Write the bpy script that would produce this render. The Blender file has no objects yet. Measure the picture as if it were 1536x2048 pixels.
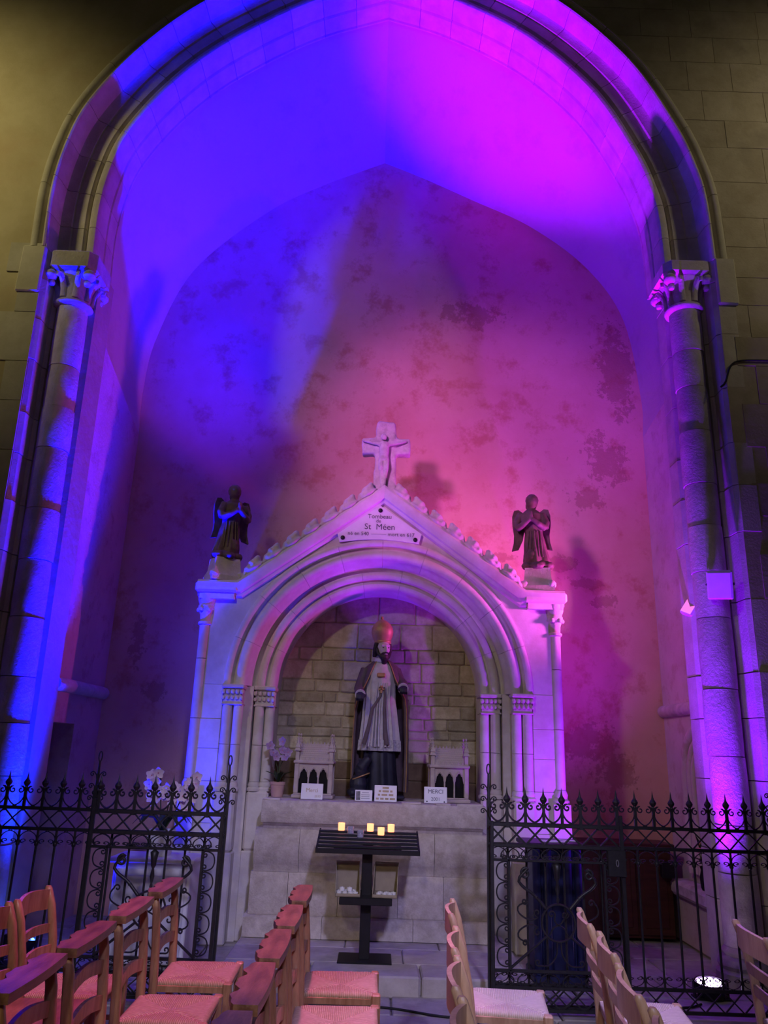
import bpy, math, random
from mathutils import Vector, Matrix, noise as mnoise
random.seed(7)
PI = math.pi
SC = bpy.context.scene
COL = SC.collection

# ------------------------------------------------------------------ camera
F_PX = 1538.0
PITCH, ROLL, EYE = math.radians(17.3), math.radians(1.9), 1.6
cam_d = bpy.data.cameras.new('camera')
cam_d.sensor_fit = 'VERTICAL'; cam_d.sensor_height = 36.0
cam_d.lens = F_PX / 2048 * 36.0
cam_d.clip_start = 0.05; cam_d.clip_end = 100
cam = bpy.data.objects.new('camera', cam_d); COL.objects.link(cam)
_f = Vector((0, math.cos(PITCH), math.sin(PITCH))); _r0 = Vector((1, 0, 0)); _u0 = Vector((0, -math.sin(PITCH), math.cos(PITCH)))
_r = _r0 * math.cos(ROLL) + _u0 * math.sin(ROLL); _u = _u0 * math.cos(ROLL) - _r0 * math.sin(ROLL)
cam.matrix_world = Matrix(((_r.x, _u.x, -_f.x, 0), (_r.y, _u.y, -_f.y, 0), (_r.z, _u.z, -_f.z, EYE), (0, 0, 0, 1)))
SC.camera = cam

# ------------------------------------------------------------------ world, lamps, exposure
world = bpy.data.worlds.new('world'); SC.world = world; world.use_nodes = True
world.node_tree.nodes['Background'].inputs[0].default_value = (0.85, 0.78, 0.52, 1)
world.node_tree.nodes['Background'].inputs[1].default_value = 0.008
def aim(o, target):
    d = Vector(target) - o.location
    o.rotation_euler = d.to_track_quat('-Z', 'Y').to_euler()
def spot(name, loc, target, color, power, angle, blend, radius):
    l = bpy.data.lights.new(name, 'SPOT'); l.color = color; l.energy = power
    l.spot_size = math.radians(angle); l.spot_blend = blend; l.shadow_soft_size = radius
    o = bpy.data.objects.new(name, l); COL.objects.link(o); o.location = loc; aim(o, target); return o
def area(name, loc, target, color, power, size):
    l = bpy.data.lights.new(name, 'AREA'); l.color = color; l.energy = power; l.shape = 'DISK'; l.size = size
    o = bpy.data.objects.new(name, l); COL.objects.link(o); o.location = loc; aim(o, target); return o
PAR_L = Vector((-2.62, 6.50, 0.20)); PAR_R = Vector((2.44, 6.22, 0.12))
# the two floor-standing LED floods wash the chapel, the nave's own lamp hangs high behind the viewer to the left
spot('blue_flood_beam', PAR_L + Vector((0.02, 0.0, 0.06)), (-1.6, 6.72, 8.5), (0.0, 0.0, 1.0), 24000, 44, 1.0, 0.07)
spot('violet_flood_beam', PAR_R + Vector((0.0, 0.02, 0.06)), (1.35, 6.85, 9.3), (0.32, 0.0, 1.0), 15000, 24, 1.0, 0.07)
spot('blue_flood_side', PAR_L + Vector((0.02, 0.0, 0.06)), (-2.98, 6.42, 6.0), (0.0, 0.02, 1.0), 850, 46, 1.0, 0.07)
spot('violet_flood_side', PAR_R + Vector((0.0, 0.02, 0.06)), (2.8, 6.40, 6.0), (0.18, 0.0, 1.0), 1700, 56, 1.0, 0.07)
spot('blue_flood_spill', PAR_L + Vector((0.02, 0.0, 0.06)), (-1.2, 7.2, 2.6), (0.0, 0.0, 1.0), 420, 76, 1.0, 0.07)
spot('violet_flood_spill', PAR_R + Vector((0.0, 0.02, 0.06)), (1.3, 7.4, 3.0), (0.32, 0.0, 1.0), 460, 80, 1.0, 0.07)
spot('pink_wall_flood_beam', (2.70, 6.86, 2.90), (-0.4, 8.3, 4.0), (0.90, 0.09, 0.8), 330, 90, 1.0, 0.08)
spot('nave_lamp_beam', (-3.4, 1.2, 6.2), (0.75, 7.6, 2.0), (1.0, 0.86, 0.58), 300, 45, 0.8, 0.2)
spot('nave_lamp_magenta', (-3.0, 1.4, 5.2), (0.95, 8.3, 4.9), (0.86, 0.18, 1.0), 1350, 32, 0.9, 0.32)
spot('front_fill_light', (1.2, -3.0, 5.6), (-0.1, 5.8, 0.6), (0.54, 0.50, 1.0), 1700, 30, 0.9, 0.25)  # added fill from behind the camera, lifts altar and cabinet with bluish light
spot('pink_chair_fill', (-0.6, 4.5, 6.2), (-0.75, 3.75, 0.4), (1.0, 0.17, 0.55), 1200, 30, 0.6, 0.10)  # added unseen spot that gives the left chair seats their pink light
spot('lilac_chair_fill', (1.0, 4.5, 6.2), (0.85, 3.75, 0.4), (0.56, 0.38, 1.0), 1150, 27, 0.6, 0.10)  # added unseen spot for the lilac light on the right chairs
spot('nave_lamp_glow', (-6.6, 2.6, 8.2), (-5.2, 6.3, 7.1), (1.0, 0.84, 0.42), 580, 68, 1.0, 0.3)
spot('right_wall_fill', (6.6, 2.6, 8.2), (5.2, 6.3, 7.3), (1.0, 0.84, 0.58), 300, 72, 1.0, 0.3)  # added fill to brighten the right nave wall, no fitting belongs to it
area('nave_ambient_fill', (0.5, -3.0, 7.0), (-0.5, 6.3, 2.0), (1.0, 0.88, 0.70), 11, 1.5)  # weak added fill for surfaces facing the viewer, such as the left column
spot('chair_front_fill', (-0.8, -2.5, 4.2), (-0.2, 3.7, 0.5), (1.0, 0.80, 0.50), 260, 36, 0.8, 0.12)  # added warm fill on the chair posts, a separate source behind the camera
SC.view_settings.view_transform = 'Standard'; SC.view_settings.look = 'None'
SC.view_settings.exposure = 0.0; SC.view_settings.gamma = 1.0; SC.view_settings.use_curve_mapping = False

# ------------------------------------------------------------------ mesh helpers
class MB:
    def __init__(s): s.v = []; s.f = []
    def add(s, vs, fs):
        o = len(s.v); s.v += [tuple(v) for v in vs]; s.f += [tuple(i + o for i in f) for f in fs]; return s
    def box(s, x0, x1, y0, y1, z0, z1):
        return s.add([(x0,y0,z0),(x1,y0,z0),(x1,y1,z0),(x0,y1,z0),(x0,y0,z1),(x1,y0,z1),(x1,y1,z1),(x0,y1,z1)],
                     [(0,3,2,1),(4,5,6,7),(0,1,5,4),(1,2,6,5),(2,3,7,6),(3,0,4,7)])
    def cbox(s, x0, x1, y0, y1, z0, z1, c=0.01):
        c = min(c, (x1-x0)*.45, (y1-y0)*.45, (z1-z0)*.45)
        vs = []; idx = {}
        for i in (0, 1):
            for j in (0, 1):
                for k in (0, 1):
                    X, Y, Z = (x0, x1)[i], (y0, y1)[j], (z0, z1)[k]
                    dx, dy, dz = (c, -c)[i], (c, -c)[j], (c, -c)[k]
                    idx[i, j, k] = len(vs)
                    vs += [(X, Y+dy, Z+dz), (X+dx, Y, Z+dz), (X+dx, Y+dy, Z)]
        I = lambda i, j, k, a: idx[i, j, k] + a
        fs = []
        for i in (0, 1): fs.append([I(i,0,0,0), I(i,1,0,0), I(i,1,1,0), I(i,0,1,0)][::(-1 if i == 0 else 1)])
        for j in (0, 1): fs.append([I(0,j,0,1), I(1,j,0,1), I(1,j,1,1), I(0,j,1,1)][::(1 if j == 0 else -1)])
        for k in (0, 1): fs.append([I(0,0,k,2), I(1,0,k,2), I(1,1,k,2), I(0,1,k,2)][::(-1 if k == 0 else 1)])
        for i in (0, 1):
            for j in (0, 1):
                q = [I(i,j,0,0), I(i,j,0,1), I(i,j,1,1), I(i,j,1,0)]; fs.append(q[::(1 if i == j else -1)])
            for k in (0, 1):
                q = [I(i,0,k,0), I(i,0,k,2), I(i,1,k,2), I(i,1,k,0)]; fs.append(q[::(-1 if i == k else 1)])
        for j in (0, 1):
            for k in (0, 1):
                q = [I(0,j,k,1), I(0,j,k,2), I(1,j,k,2), I(1,j,k,1)]; fs.append(q[::(1 if j == k else -1)])
        for i in (0, 1):
            for j in (0, 1):
                for k in (0, 1):
                    t = [I(i,j,k,0), I(i,j,k,1), I(i,j,k,2)]; fs.append(t[::(-1 if (i+j+k) % 2 == 0 else 1)])
        return s.add(vs, fs)
    def rings(s, rs, closed=True, caps=True, loop=False):
        n = len(rs[0]); vs = [p for r in rs for p in r]; fs = []
        m = len(rs)
        for a in range(m if loop else m-1):
            b = (a+1) % m
            for i in range(n if closed else n-1):
                j = (i+1) % n; fs.append((a*n+i, a*n+j, b*n+j, b*n+i))
        if caps and not loop and closed: fs.append(tuple(range(n))[::-1]); fs.append(tuple((m-1)*n+i for i in range(n)))
        return s.add(vs, fs)
    def tube(s, pts, r, n=6, closed=False, flat=None):
        pts = [Vector(p) for p in pts]; m = len(pts); rs = []
        rad = r if callable(r) else (lambda t: r)
        nrm = None
        for i, p in enumerate(pts):
            if closed: t = pts[(i+1) % m] - pts[i-1]
            else: t = pts[min(i+1, m-1)] - pts[max(i-1, 0)]
            if t.length < 1e-9: t = Vector((0, 0, 1))
            t.normalize()
            if nrm is None:
                a = Vector((0, 1, 0)) if abs(t.y) < .9 else Vector((1, 0, 0))
                nrm = (a - t*a.dot(t)).normalized()
            else:
                nrm = nrm - t*nrm.dot(t); nrm.normalize()
            b = t.cross(nrm); R_ = rad(i/max(1, m-1))
            fl = flat or 1.0
            rs.append([tuple(p + nrm*(math.cos(2*PI*k/n + PI/n)*R_*fl) + b*(math.sin(2*PI*k/n + PI/n)*R_)) for k in range(n)])
        return s.rings(rs, True, True, closed)
    def lathe(s, prof, c=(0, 0, 0), n=20, sx=1, sy=1):
        return s.rings([[(c[0]+r*sx*math.cos(2*PI*k/n), c[1]+r*sy*math.sin(2*PI*k/n), c[2]+z) for k in range(n)] for r, z in prof])
    def prism(s, poly, fn0, fn1):
        n = len(poly); vs = [fn0(p) for p in poly] + [fn1(p) for p in poly]
        fs = [tuple(range(n)), tuple(range(2*n-1, n-1, -1))] + [(i, i+n, (i+1) % n + n, (i+1) % n) for i in range(n)]
        return s.add(vs, fs)
    def xz(s, poly, y0, y1): return s.prism(poly, lambda p: (p[0], y0, p[1]), lambda p: (p[0], y1, p[1]))
    def yz(s, poly, x0, x1): return s.prism(poly, lambda p: (x0, p[0], p[1]), lambda p: (x1, p[0], p[1]))
    def xy(s, poly, z0, z1): return s.prism(poly, lambda p: (p[0], p[1], z0), lambda p: (p[0], p[1], z1))
    def ball(s, c, r, n=10, sx=1, sy=1, sz=1):
        m = max(4, n//2); rs = []
        for a in range(1, m):
            t = PI*a/m; rs.append([(c[0]+r*sx*math.sin(t)*math.cos(2*PI*k/n), c[1]+r*sy*math.sin(t)*math.sin(2*PI*k/n), c[2]-r*sz*math.cos(t)) for k in range(n)])
        return s.rings(rs)
    def xf(s, M):
        s.v = [tuple(M @ Vector(v)) for v in s.v]; return s
    def jit(s, a, f=3.0):
        out = []
        for v in s.v:
            q = Vector(v)*f; d = mnoise.noise_vector(q); out.append((v[0]+d.x*a, v[1]+d.y*a, v[2]+d.z*a))
        s.v = out; return s
    def mesh(s, name='m', smooth=None):
        me = bpy.data.meshes.new(name); me.from_pydata(s.v, [], s.f); me.validate()
        fix(me)
        if smooth is not None: smoothen(me, smooth)
        me.update(); return me
import bmesh
def fix(me):
    bm = bmesh.new(); bm.from_mesh(me); bmesh.ops.recalc_face_normals(bm, faces=bm.faces); bm.to_mesh(me); bm.free()
def smoothen(me, ang):
    for p in me.polygons: p.use_smooth = True
    me.set_sharp_from_angle(angle=math.radians(ang))
def tag(o, label=None, cat=None, group=None, kind=None):
    if label: o['label'] = label
    if cat: o['category'] = cat
    if group: o['group'] = group
    if kind: o['kind'] = kind
    return o
def obj(name, mb, mat, parent=None, smooth=None, loc=None, rot=None, **kw):
    me = mb if isinstance(mb, bpy.types.Mesh) else mb.mesh(name, smooth)
    if mat is not None and len(me.materials) == 0: me.materials.append(mat)
    o = bpy.data.objects.new(name, me); COL.objects.link(o)
    if parent is not None: o.parent = parent
    if loc is not None: o.location = loc
    if rot is not None: o.rotation_euler = rot
    return tag(o, **kw)
def thing(name, loc, label, cat, group=None, rz=0):
    o = bpy.data.objects.new(name, None); COL.objects.link(o); o.location = loc; o.rotation_euler = (0, 0, rz)
    o.empty_display_size = .1
    return tag(o, label, cat, group)
def wpart(name, mb, mat, parent, smooth=None, **kw):
    """a part given in world coordinates under an unrotated thing"""
    o = obj(name, mb, mat, parent, smooth, **kw)
    if parent is not None and parent.type == 'EMPTY': o.location = -parent.location
    return o
def copy_tree(o, parent=None, label=None, group=None):
    c = o.copy(); COL.objects.link(c); c.parent = parent
    if label: c['label'] = label
    if group: c['group'] = group
    for ch in o.children: copy_tree(ch, c)
    return c
def fuse(mb, vox, smooth_it=4, fac=.5):
    me = mb.mesh('tmp'); o = bpy.data.objects.new('tmp', me); COL.objects.link(o)
    m = o.modifiers.new('r', 'REMESH'); m.mode = 'VOXEL'; m.voxel_size = vox; m.use_smooth_shade = True
    if smooth_it:
        q = o.modifiers.new('s', 'SMOOTH'); q.iterations = smooth_it; q.factor = fac
    dg = bpy.context.evaluated_depsgraph_get(); dg.update()
    out = bpy.data.meshes.new_from_object(o.evaluated_get(dg)); bpy.data.objects.remove(o); bpy.data.meshes.remove(me)
    for p in out.polygons: p.use_smooth = True
    return out
def text_mesh(body, size, ext=.0015, align='CENTER'):
    cu = bpy.data.curves.new('t', 'FONT'); cu.body = body; cu.size = size; cu.extrude = ext; cu.align_x = align; cu.align_y = 'CENTER'; cu.resolution_u = 3
    o = bpy.data.objects.new('t', cu); COL.objects.link(o)
    dg = bpy.context.evaluated_depsgraph_get(); dg.update()
    me = bpy.data.meshes.new_from_object(o.evaluated_get(dg)); bpy.data.objects.remove(o); bpy.data.curves.remove(cu); return me
def catmull(pts, n):
    """n points evenly spaced by arc length along a spline through pts"""
    P = [Vector(p) for p in pts]; P = [P[0]*2 - P[1]] + P + [P[-1]*2 - P[-2]]; out = []
    for i in range(1, len(P)-2):
        for k in range(24):
            t = k/24; a, b, c, d = P[i-1], P[i], P[i+1], P[i+2]
            out.append(.5*((2*b) + (c-a)*t + (2*a-5*b+4*c-d)*t*t + (3*b-a-3*c+d)*t**3))
    out.append(P[-2]); L = [0]
    for i in range(1, len(out)): L.append(L[-1] + (out[i]-out[i-1]).length)
    res = []; j = 0
    for k in range(n):
        s_ = L[-1]*k/(n-1)
        while j < len(L)-2 and L[j+1] < s_: j += 1
        t = (s_-L[j])/max(1e-9, L[j+1]-L[j]); res.append(out[j].lerp(out[j+1], min(1, t)))
    return res
def spiral(c, r0, r1, a0, a1, n=14):
    return [(c[0]+(r0+(r1-r0)*i/n)*math.cos(a0+(a1-a0)*i/n), c[1]+(r0+(r1-r0)*i/n)*math.sin(a0+(a1-a0)*i/n)) for i in range(n+1)]

# ------------------------------------------------------------------ materials
def newmat(name):
    m = bpy.data.materials.new(name); m.use_nodes = True
    nt = m.node_tree; return m, nt, nt.nodes['Principled BSDF']
def N(nt, t, **kw):
    n = nt.nodes.new(t)
    for k, v in kw.items(): setattr(n, k, v)
    return n
def mix(nt, fac, a, b, mode='MIX'):
    n = N(nt, 'ShaderNodeMix', data_type='RGBA', blend_type=mode)
    for key, v in ((0, fac), (6, a), (7, b)):
        if hasattr(v, 'is_linked') or isinstance(v, bpy.types.NodeSocket): nt.links.new(v, n.inputs[key])
        else: n.inputs[key].default_value = v if key == 0 else (v if len(v) == 4 else (*v, 1))
    return n.outputs[2]
def math_n(nt, op, a, b=None):
    n = N(nt, 'ShaderNodeMath', operation=op)
    for i, v in enumerate((a, b)):
        if v is None: continue
        if isinstance(v, bpy.types.NodeSocket): nt.links.new(v, n.inputs[i])
        else: n.inputs[i].default_value = v
    return n.outputs[0]
def ramp(nt, x, lo, hi):
    n = N(nt, 'ShaderNodeMapRange'); n.clamp = True; nt.links.new(x, n.inputs[0]); n.inputs[1].default_value = lo; n.inputs[2].default_value = hi
    return n.outputs[0]
def coords(nt, kind):
    if kind == 'pos': return N(nt, 'ShaderNodeNewGeometry').outputs['Position']
    return N(nt, 'ShaderNodeTexCoord').outputs['Object']
def noise(nt, co, scale, detail=5, rough=.6, stretch=None):
    if stretch:
        mp = N(nt, 'ShaderNodeMapping'); mp.inputs['Scale'].default_value = stretch; nt.links.new(co, mp.inputs[0]); co = mp.outputs[0]
    n = N(nt, 'ShaderNodeTexNoise'); n.inputs['Scale'].default_value = scale; n.inputs['Detail'].default_value = detail; n.inputs['Roughness'].default_value = rough
    nt.links.new(co, n.inputs['Vector']); return n
def bump(nt, bs, h, strength, dist=.01, prev=None):
    b = N(nt, 'ShaderNodeBump'); b.inputs['Strength'].default_value = strength; b.inputs['Distance'].default_value = dist
    nt.links.new(h, b.inputs['Height'])
    if prev is not None: nt.links.new(prev, b.inputs['Normal'])
    nt.links.new(b.outputs[0], bs.inputs['Normal']); return b.outputs[0]
def surf(name, c1, c2, scale=6, rough=.8, bstr=.25, bscale=40, bdist=.01, metal=0, co='pos', stretch=None, lo=.35, hi=.65, c3=None, spec=.35, perobj=0.0):
    m, nt, bs = newmat(name); cc = coords(nt, co)
    n = noise(nt, cc, scale, 6, .62, stretch); f = ramp(nt, n.outputs[0], lo, hi)
    c = mix(nt, f, c1, c2)
    if c3 is not None:
        n3 = noise(nt, cc, scale*.37, 4, .7); c = mix(nt, ramp(nt, n3.outputs[0], .52, .68), c, c3)
    if perobj:
        oi = N(nt, 'ShaderNodeObjectInfo'); hv = N(nt, 'ShaderNodeHueSaturation'); hv.inputs['Hue'].default_value = .5
        v = math_n(nt, 'ADD', math_n(nt, 'MULTIPLY', oi.outputs['Random'], 2*perobj), 1-perobj)
        nt.links.new(v, hv.inputs['Value']); nt.links.new(c, hv.inputs['Color']); c = hv.outputs[0]
    nt.links.new(c, bs.inputs['Base Color']); bs.inputs['Roughness'].default_value = rough; bs.inputs['Metallic'].default_value = metal
    bs.inputs['Specular IOR Level'].default_value = spec
    if bstr:
        nb = noise(nt, cc, bscale, 8, .65, stretch); bump(nt, bs, nb.outputs[0], bstr, bdist)
    return m
def glow(name, col, strength):
    m, nt, bs = newmat(name); bs.inputs['Base Color'].default_value = (*col, 1); bs.inputs['Emission Color'].default_value = (*col, 1); bs.inputs['Emission Strength'].default_value = strength
    return m
M = {}
M['jamb'] = surf('pale_granite', (.50, .46, .38), (.64, .60, .52), 5, .9, .45, 55, .012, perobj=.10)
M['column'] = surf('column_granite', (.46, .42, .36), (.60, .56, .50), 7, .88, .8, 38, .014, perobj=.12)
M['nave'] = surf('nave_limewash', (.42, .36, .20), (.52, .46, .28), 1.6, .92, .4, 14, .012, c3=(.44, .34, .19))
M['ashlar'] = surf('nave_ashlar', (.38, .33, .22), (.47, .42, .30), 4, .92, .5, 24, .012, c3=(.34, .30, .21), perobj=.08)
M['quoin'] = surf('quoin_stone', (.46, .43, .32), (.55, .52, .41), 5, .9, .4, 40, .01, perobj=.12)
M['mortar'] = surf('old_mortar', (.40, .35, .25), (.50, .45, .34), 9, .95, .4, 40)
M['tomb'] = surf('tomb_limestone', (.62, .57, .52), (.74, .70, .66), 5, .85, .22, 60, .008, c3=(.60, .54, .46), perobj=.04)
M['tombstone2'] = surf('tomb_weathered_limestone', (.56, .51, .44), (.70, .65, .58), 9, .9, .5, 45, .012, c3=(.48, .43, .36))
M['altar'] = surf('altar_granite', (.50, .44, .40), (.66, .60, .56), 14, .9, .7, 50, .014, c3=(.44, .38, .33), perobj=.07)
M['recess'] = surf('recess_masonry', (.42, .36, .22), (.58, .52, .36), 9, .92, .7, 40, .014, c3=(.34, .28, .17), perobj=.22)
M['recess_low'] = surf('recess_dark_brown', (.13, .085, .05), (.20, .14, .08), 6, .85, .4, 30)  # darker brown for the lowest courses of the recess
M['recess_mortar'] = surf('recess_mortar', (.40, .33, .20), (.48, .41, .27), 12, .95, .5, 60)
M['flag'] = surf('worn_flagstone', (.34, .31, .29), (.48, .45, .42), 7, .62, .35, 40, .01, c3=(.30, .27, .25), perobj=.14)
M['step'] = surf('step_stone', (.40, .36, .34), (.54, .50, .48), 5, .7, .35, 45, .01, c3=(.33, .30, .28), perobj=.06)
M['dirt'] = surf('joint_dirt', (.16, .14, .12), (.22, .20, .17), 20, .95, .3)
M['iron'] = surf('black_wrought_iron', (.012, .012, .013), (.022, .022, .024), 30, .42, .25, 90, .004, co='obj', spec=.5)
M['black'] = surf('black_lacquered_steel', (.008, .008, .010), (.012, .012, .015), 20, .45, .05, 60, co='obj')
M['navy'] = surf('navy_lacquer', (.010, .014, .060), (.016, .020, .085), 6, .32, .05, 30, co='obj', spec=.5)
M['wood'] = surf('chair_beech', (.25, .125, .055), (.42, .235, .115), 5, .26, .18, 24, .006, co='obj', stretch=(6, 6, 1), perobj=.18, spec=.5)
M['woodl'] = surf('pale_chair_beech', (.38, .24, .125), (.54, .37, .21), 5, .36, .18, 24, .006, co='obj', stretch=(6, 6, 1), perobj=.14, spec=.5)
M['woodtop'] = surf('worn_rail_wood', (.13, .058, .03), (.27, .135, .068), 7, .32, .25, 24, .006, co='obj', stretch=(5, 1, 5), perobj=.15, spec=.5)
M['darkwood'] = surf('dark_red_wood', (.055, .016, .013), (.085, .026, .02), 3, .5, .2, 20, co='obj', stretch=(1, 1, 7))
M['white'] = surf('white_paint', (.74, .74, .75), (.80, .80, .81), 4, .5, .05, 30, co='obj')
M['marble'] = surf('white_marble', (.78, .78, .80), (.84, .84, .86), 7, .35, .04, 30, co='obj')
M['gilt'] = surf('gilded_wood', (.36, .20, .08), (.50, .30, .13), 10, .48, .15, 30, .005, metal=.2, co='obj')
M['giltletter'] = surf('gilt_letters', (.45, .36, .22), (.52, .42, .28), 20, .6, 0)
M['greyletter'] = surf('engraved_letters', (.10, .10, .13), (.14, .14, .17), 20, .7, 0)
M['palegrey'] = surf('faint_letters', (.40, .40, .46), (.46, .46, .52), 20, .7, 0)
M['reliq'] = surf('reliquary_plaster', (.46, .38, .33), (.56, .48, .43), 12, .8, .2, 60, .004, co='obj')
M['darkhole'] = surf('dark_interior', (.006, .005, .006), (.010, .009, .010), 5, .9, 0)
M['angel'] = surf('dark_carved_oak', (.10, .065, .05), (.19, .125, .095), 12, .6, .3, 40, .008, co='obj')
M['cross'] = surf('cross_granite', (.55, .52, .47), (.70, .67, .62), 16, .9, .6, 60, .012, c3=(.46, .43, .36))
M['lichen'] = surf('mossy_granite', (.30, .26, .15), (.42, .37, .22), 20, .95, .6, 60)
M['pot'] = surf('terracotta', (.55, .33, .28), (.62, .40, .34), 10, .8, .1, 50, co='obj')
M['leaf'] = surf('dark_leaf', (.015, .035, .014), (.03, .06, .022), 12, .45, .1, 30, co='obj')
M['stem'] = surf('flower_stem', (.06, .08, .03), (.09, .11, .05), 12, .6, 0, co='obj')
M['petal'] = surf('white_petal', (.80, .62, .74), (.86, .72, .82), 20, .55, .05, 60, co='obj')
M['petalp'] = surf('lilac_petal', (.30, .17, .38), (.56, .42, .62), 20, .55, .05, 60, co='obj')
M['petalc'] = surf('petal_heart', (.55, .18, .30), (.62, .26, .36), 20, .55, 0, co='obj')
M['rose'] = surf('salmon_rose', (.75, .28, .24), (.85, .40, .34), 25, .55, .1, 60, co='obj')
M['card'] = surf('brown_cardboard', (.34, .29, .20), (.40, .34, .24), 10, .85, .1, 60, co='obj')
M['wax'] = surf('white_wax', (.80, .80, .82), (.86, .86, .87), 10, .5, 0, co='obj')
M['photo'] = surf('small_portrait_print', (.05, .05, .06), (.30, .28, .30), 30, .5, 0, co='obj')
M['cable'] = surf('black_rubber', (.01, .01, .011), (.014, .014, .015), 20, .6, 0, co='obj')
M['statue_face'] = surf('painted_flesh', (.52, .42, .42), (.60, .50, .49), 14, .55, .08, 40, co='obj')
M['statue_hair'] = surf('painted_dark_hair', (.018, .013, .013), (.04, .028, .026), 30, .5, .3, 60, co='obj')
M['statue_alb'] = surf('painted_white_surplice', (.50, .46, .50), (.62, .58, .62), 14, .6, .15, 40, co='obj')
M['statue_lace'] = surf('painted_lace', (.30, .28, .33), (.58, .55, .60), 60, .7, .5, 90, .004, co='obj')
M['statue_black'] = surf('painted_black_cassock', (.014, .014, .028), (.03, .03, .05), 8, .5, .15, 30, co='obj')
M['statue_cape'] = surf('painted_violet_cope', (.085, .055, .07), (.14, .095, .115), 8, .5, .15, 30, co='obj')
M['glass_red'] = glow('glowing_votive_glass', (1.0, .30, .13), 2.6)
M['flame'] = glow('candle_flame', (1.0, .72, .32), 9.0)
def glassm():
    m, nt, bs = newmat('clear_votive_glass'); bs.inputs['Base Color'].default_value = (.78, .80, .95, 1); bs.inputs['Roughness'].default_value = .12
    bs.inputs['Transmission Weight'].default_value = .75; bs.inputs['IOR'].default_value = 1.45; return m
M['glass'] = glassm()
M['led_blue'] = glow('lit_blue_leds', (.03, .12, 1.0), 22)
M['led_mag'] = glow('lit_violet_leds', (.72, .45, 1.0), 22)
M['led_pink'] = glow('lit_pink_panel', (1.0, .22, .70), .9)
M['fixture'] = surf('floodlight_casing', (.55, .54, .56), (.62, .61, .63), 10, .4, .05, 30, co='obj')
M['steelwhite'] = surf('bright_steel', (.6, .6, .62), (.7, .7, .72), 10, .3, 0, metal=.8, co='obj')
def rushm(name, c1, c2):
    m, nt, bs = newmat(name); co = coords(nt, 'obj'); sp = N(nt, 'ShaderNodeSeparateXYZ'); nt.links.new(co, sp.inputs[0])
    a = math_n(nt, 'MINIMUM', math_n(nt, 'ABSOLUTE', sp.outputs[0]), math_n(nt, 'ABSOLUTE', sp.outputs[1]))
    nz = noise(nt, co, 18, 3); a2 = math_n(nt, 'ADD', a, math_n(nt, 'MULTIPLY', nz.outputs[0], .006))
    w = math_n(nt, 'ADD', math_n(nt, 'MULTIPLY', math_n(nt, 'SINE', math_n(nt, 'MULTIPLY', a2, 720.0)), .5), .5)
    nf = noise(nt, co, 60, 3); f = math_n(nt, 'MULTIPLY', w, ramp(nt, nf.outputs[0], .2, .7))
    nt.links.new(mix(nt, f, c1, c2), bs.inputs['Base Color']); bs.inputs['Roughness'].default_value = .55
    bump(nt, bs, w, .8, .004); return m
M['rush'] = rushm('woven_rush', (.32, .21, .10), (.58, .43, .25))
M['rushp'] = rushm('pale_woven_rush', (.58, .48, .34), (.80, .70, .54))
def plaster(name, c1, c2, c3, patches=(), scale=1.2):
    """old limewashed plaster; each patch is (x, z, rx, rz) of bare spalled render in wall coordinates"""
    m, nt, bs = newmat(name); co = coords(nt, 'pos')
    n1 = noise(nt, co, scale, 6, .65); n2 = noise(nt, co, scale*3.3, 6, .7); n3 = noise(nt, co, 26, 8, .7)
    c = mix(nt, ramp(nt, n1.outputs[0], .38, .62), c1, c2)
    c = mix(nt, math_n(nt, 'MULTIPLY', ramp(nt, n2.outputs[0], .52, .66), .75), c, c3)
    h = n3.outputs[0]
    if patches:
        sp = N(nt, 'ShaderNodeSeparateXYZ'); nt.links.new(co, sp.inputs[0])
        nd = noise(nt, co, 5.5, 6, .72); nd2 = noise(nt, co, 17, 4, .7)
        wob = math_n(nt, 'ADD', math_n(nt, 'MULTIPLY', math_n(nt, 'SUBTRACT', nd.outputs[0], .5), 4.2), math_n(nt, 'MULTIPLY', math_n(nt, 'SUBTRACT', nd2.outputs[0], .5), 2.0))
        tot = None
        for (px, pz, rx, rz) in patches:
            dx = math_n(nt, 'DIVIDE', math_n(nt, 'SUBTRACT', sp.outputs[0], px), rx); dz = math_n(nt, 'DIVIDE', math_n(nt, 'SUBTRACT', sp.outputs[2], pz), rz)
            d = math_n(nt, 'SQRT', math_n(nt, 'ADD', math_n(nt, 'MULTIPLY', dx, dx), math_n(nt, 'MULTIPLY', dz, dz)))
            k = math_n(nt, 'SUBTRACT', 1.0, math_n(nt, 'ADD', d, wob))
            tot = k if tot is None else math_n(nt, 'MAXIMUM', tot, k)
        inside = ramp(nt, tot, 0.0, .25)
        c = mix(nt, math_n(nt, 'MULTIPLY', inside, .5), c, (c3[0]*.66, c3[1]*.66, c3[2]*.66))
        h = math_n(nt, 'SUBTRACT', math_n(nt, 'MULTIPLY', n3.outputs[0], math_n(nt, 'ADD', .5, math_n(nt, 'MULTIPLY', inside, 1.2))), math_n(nt, 'MULTIPLY', inside, 1.6))
    nt.links.new(c, bs.inputs['Base Color']); bs.inputs['Roughness'].default_value = .92; bs.inputs['Specular IOR Level'].default_value = .2
    bump(nt, bs, h, .35, .014); return m
M['wall_back'] = plaster('pink_limewash', (.68, .38, .29), (.76, .47, .38), (.56, .25, .16),
    ((1.02, 6.75, .28, .16), (.70, 6.8, .12, .1), (.62, 3.62, .34, .07), (1.18, 3.70, .22, .05), (1.95, 3.66, .18, .09), (2.25, 3.45, .22, .07), (2.45, 3.25, .14, .06),
     (2.75, 6.0, .2, .55), (2.55, 4.9, .25, .28), (2.3, 4.4, .18, .16), (2.1, 1.75, .35, .2), (2.45, 1.45, .25, .18), (-2.35, 2.15, .14, .1), (-2.6, 2.6, .1, .3)), 1.0)
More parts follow.
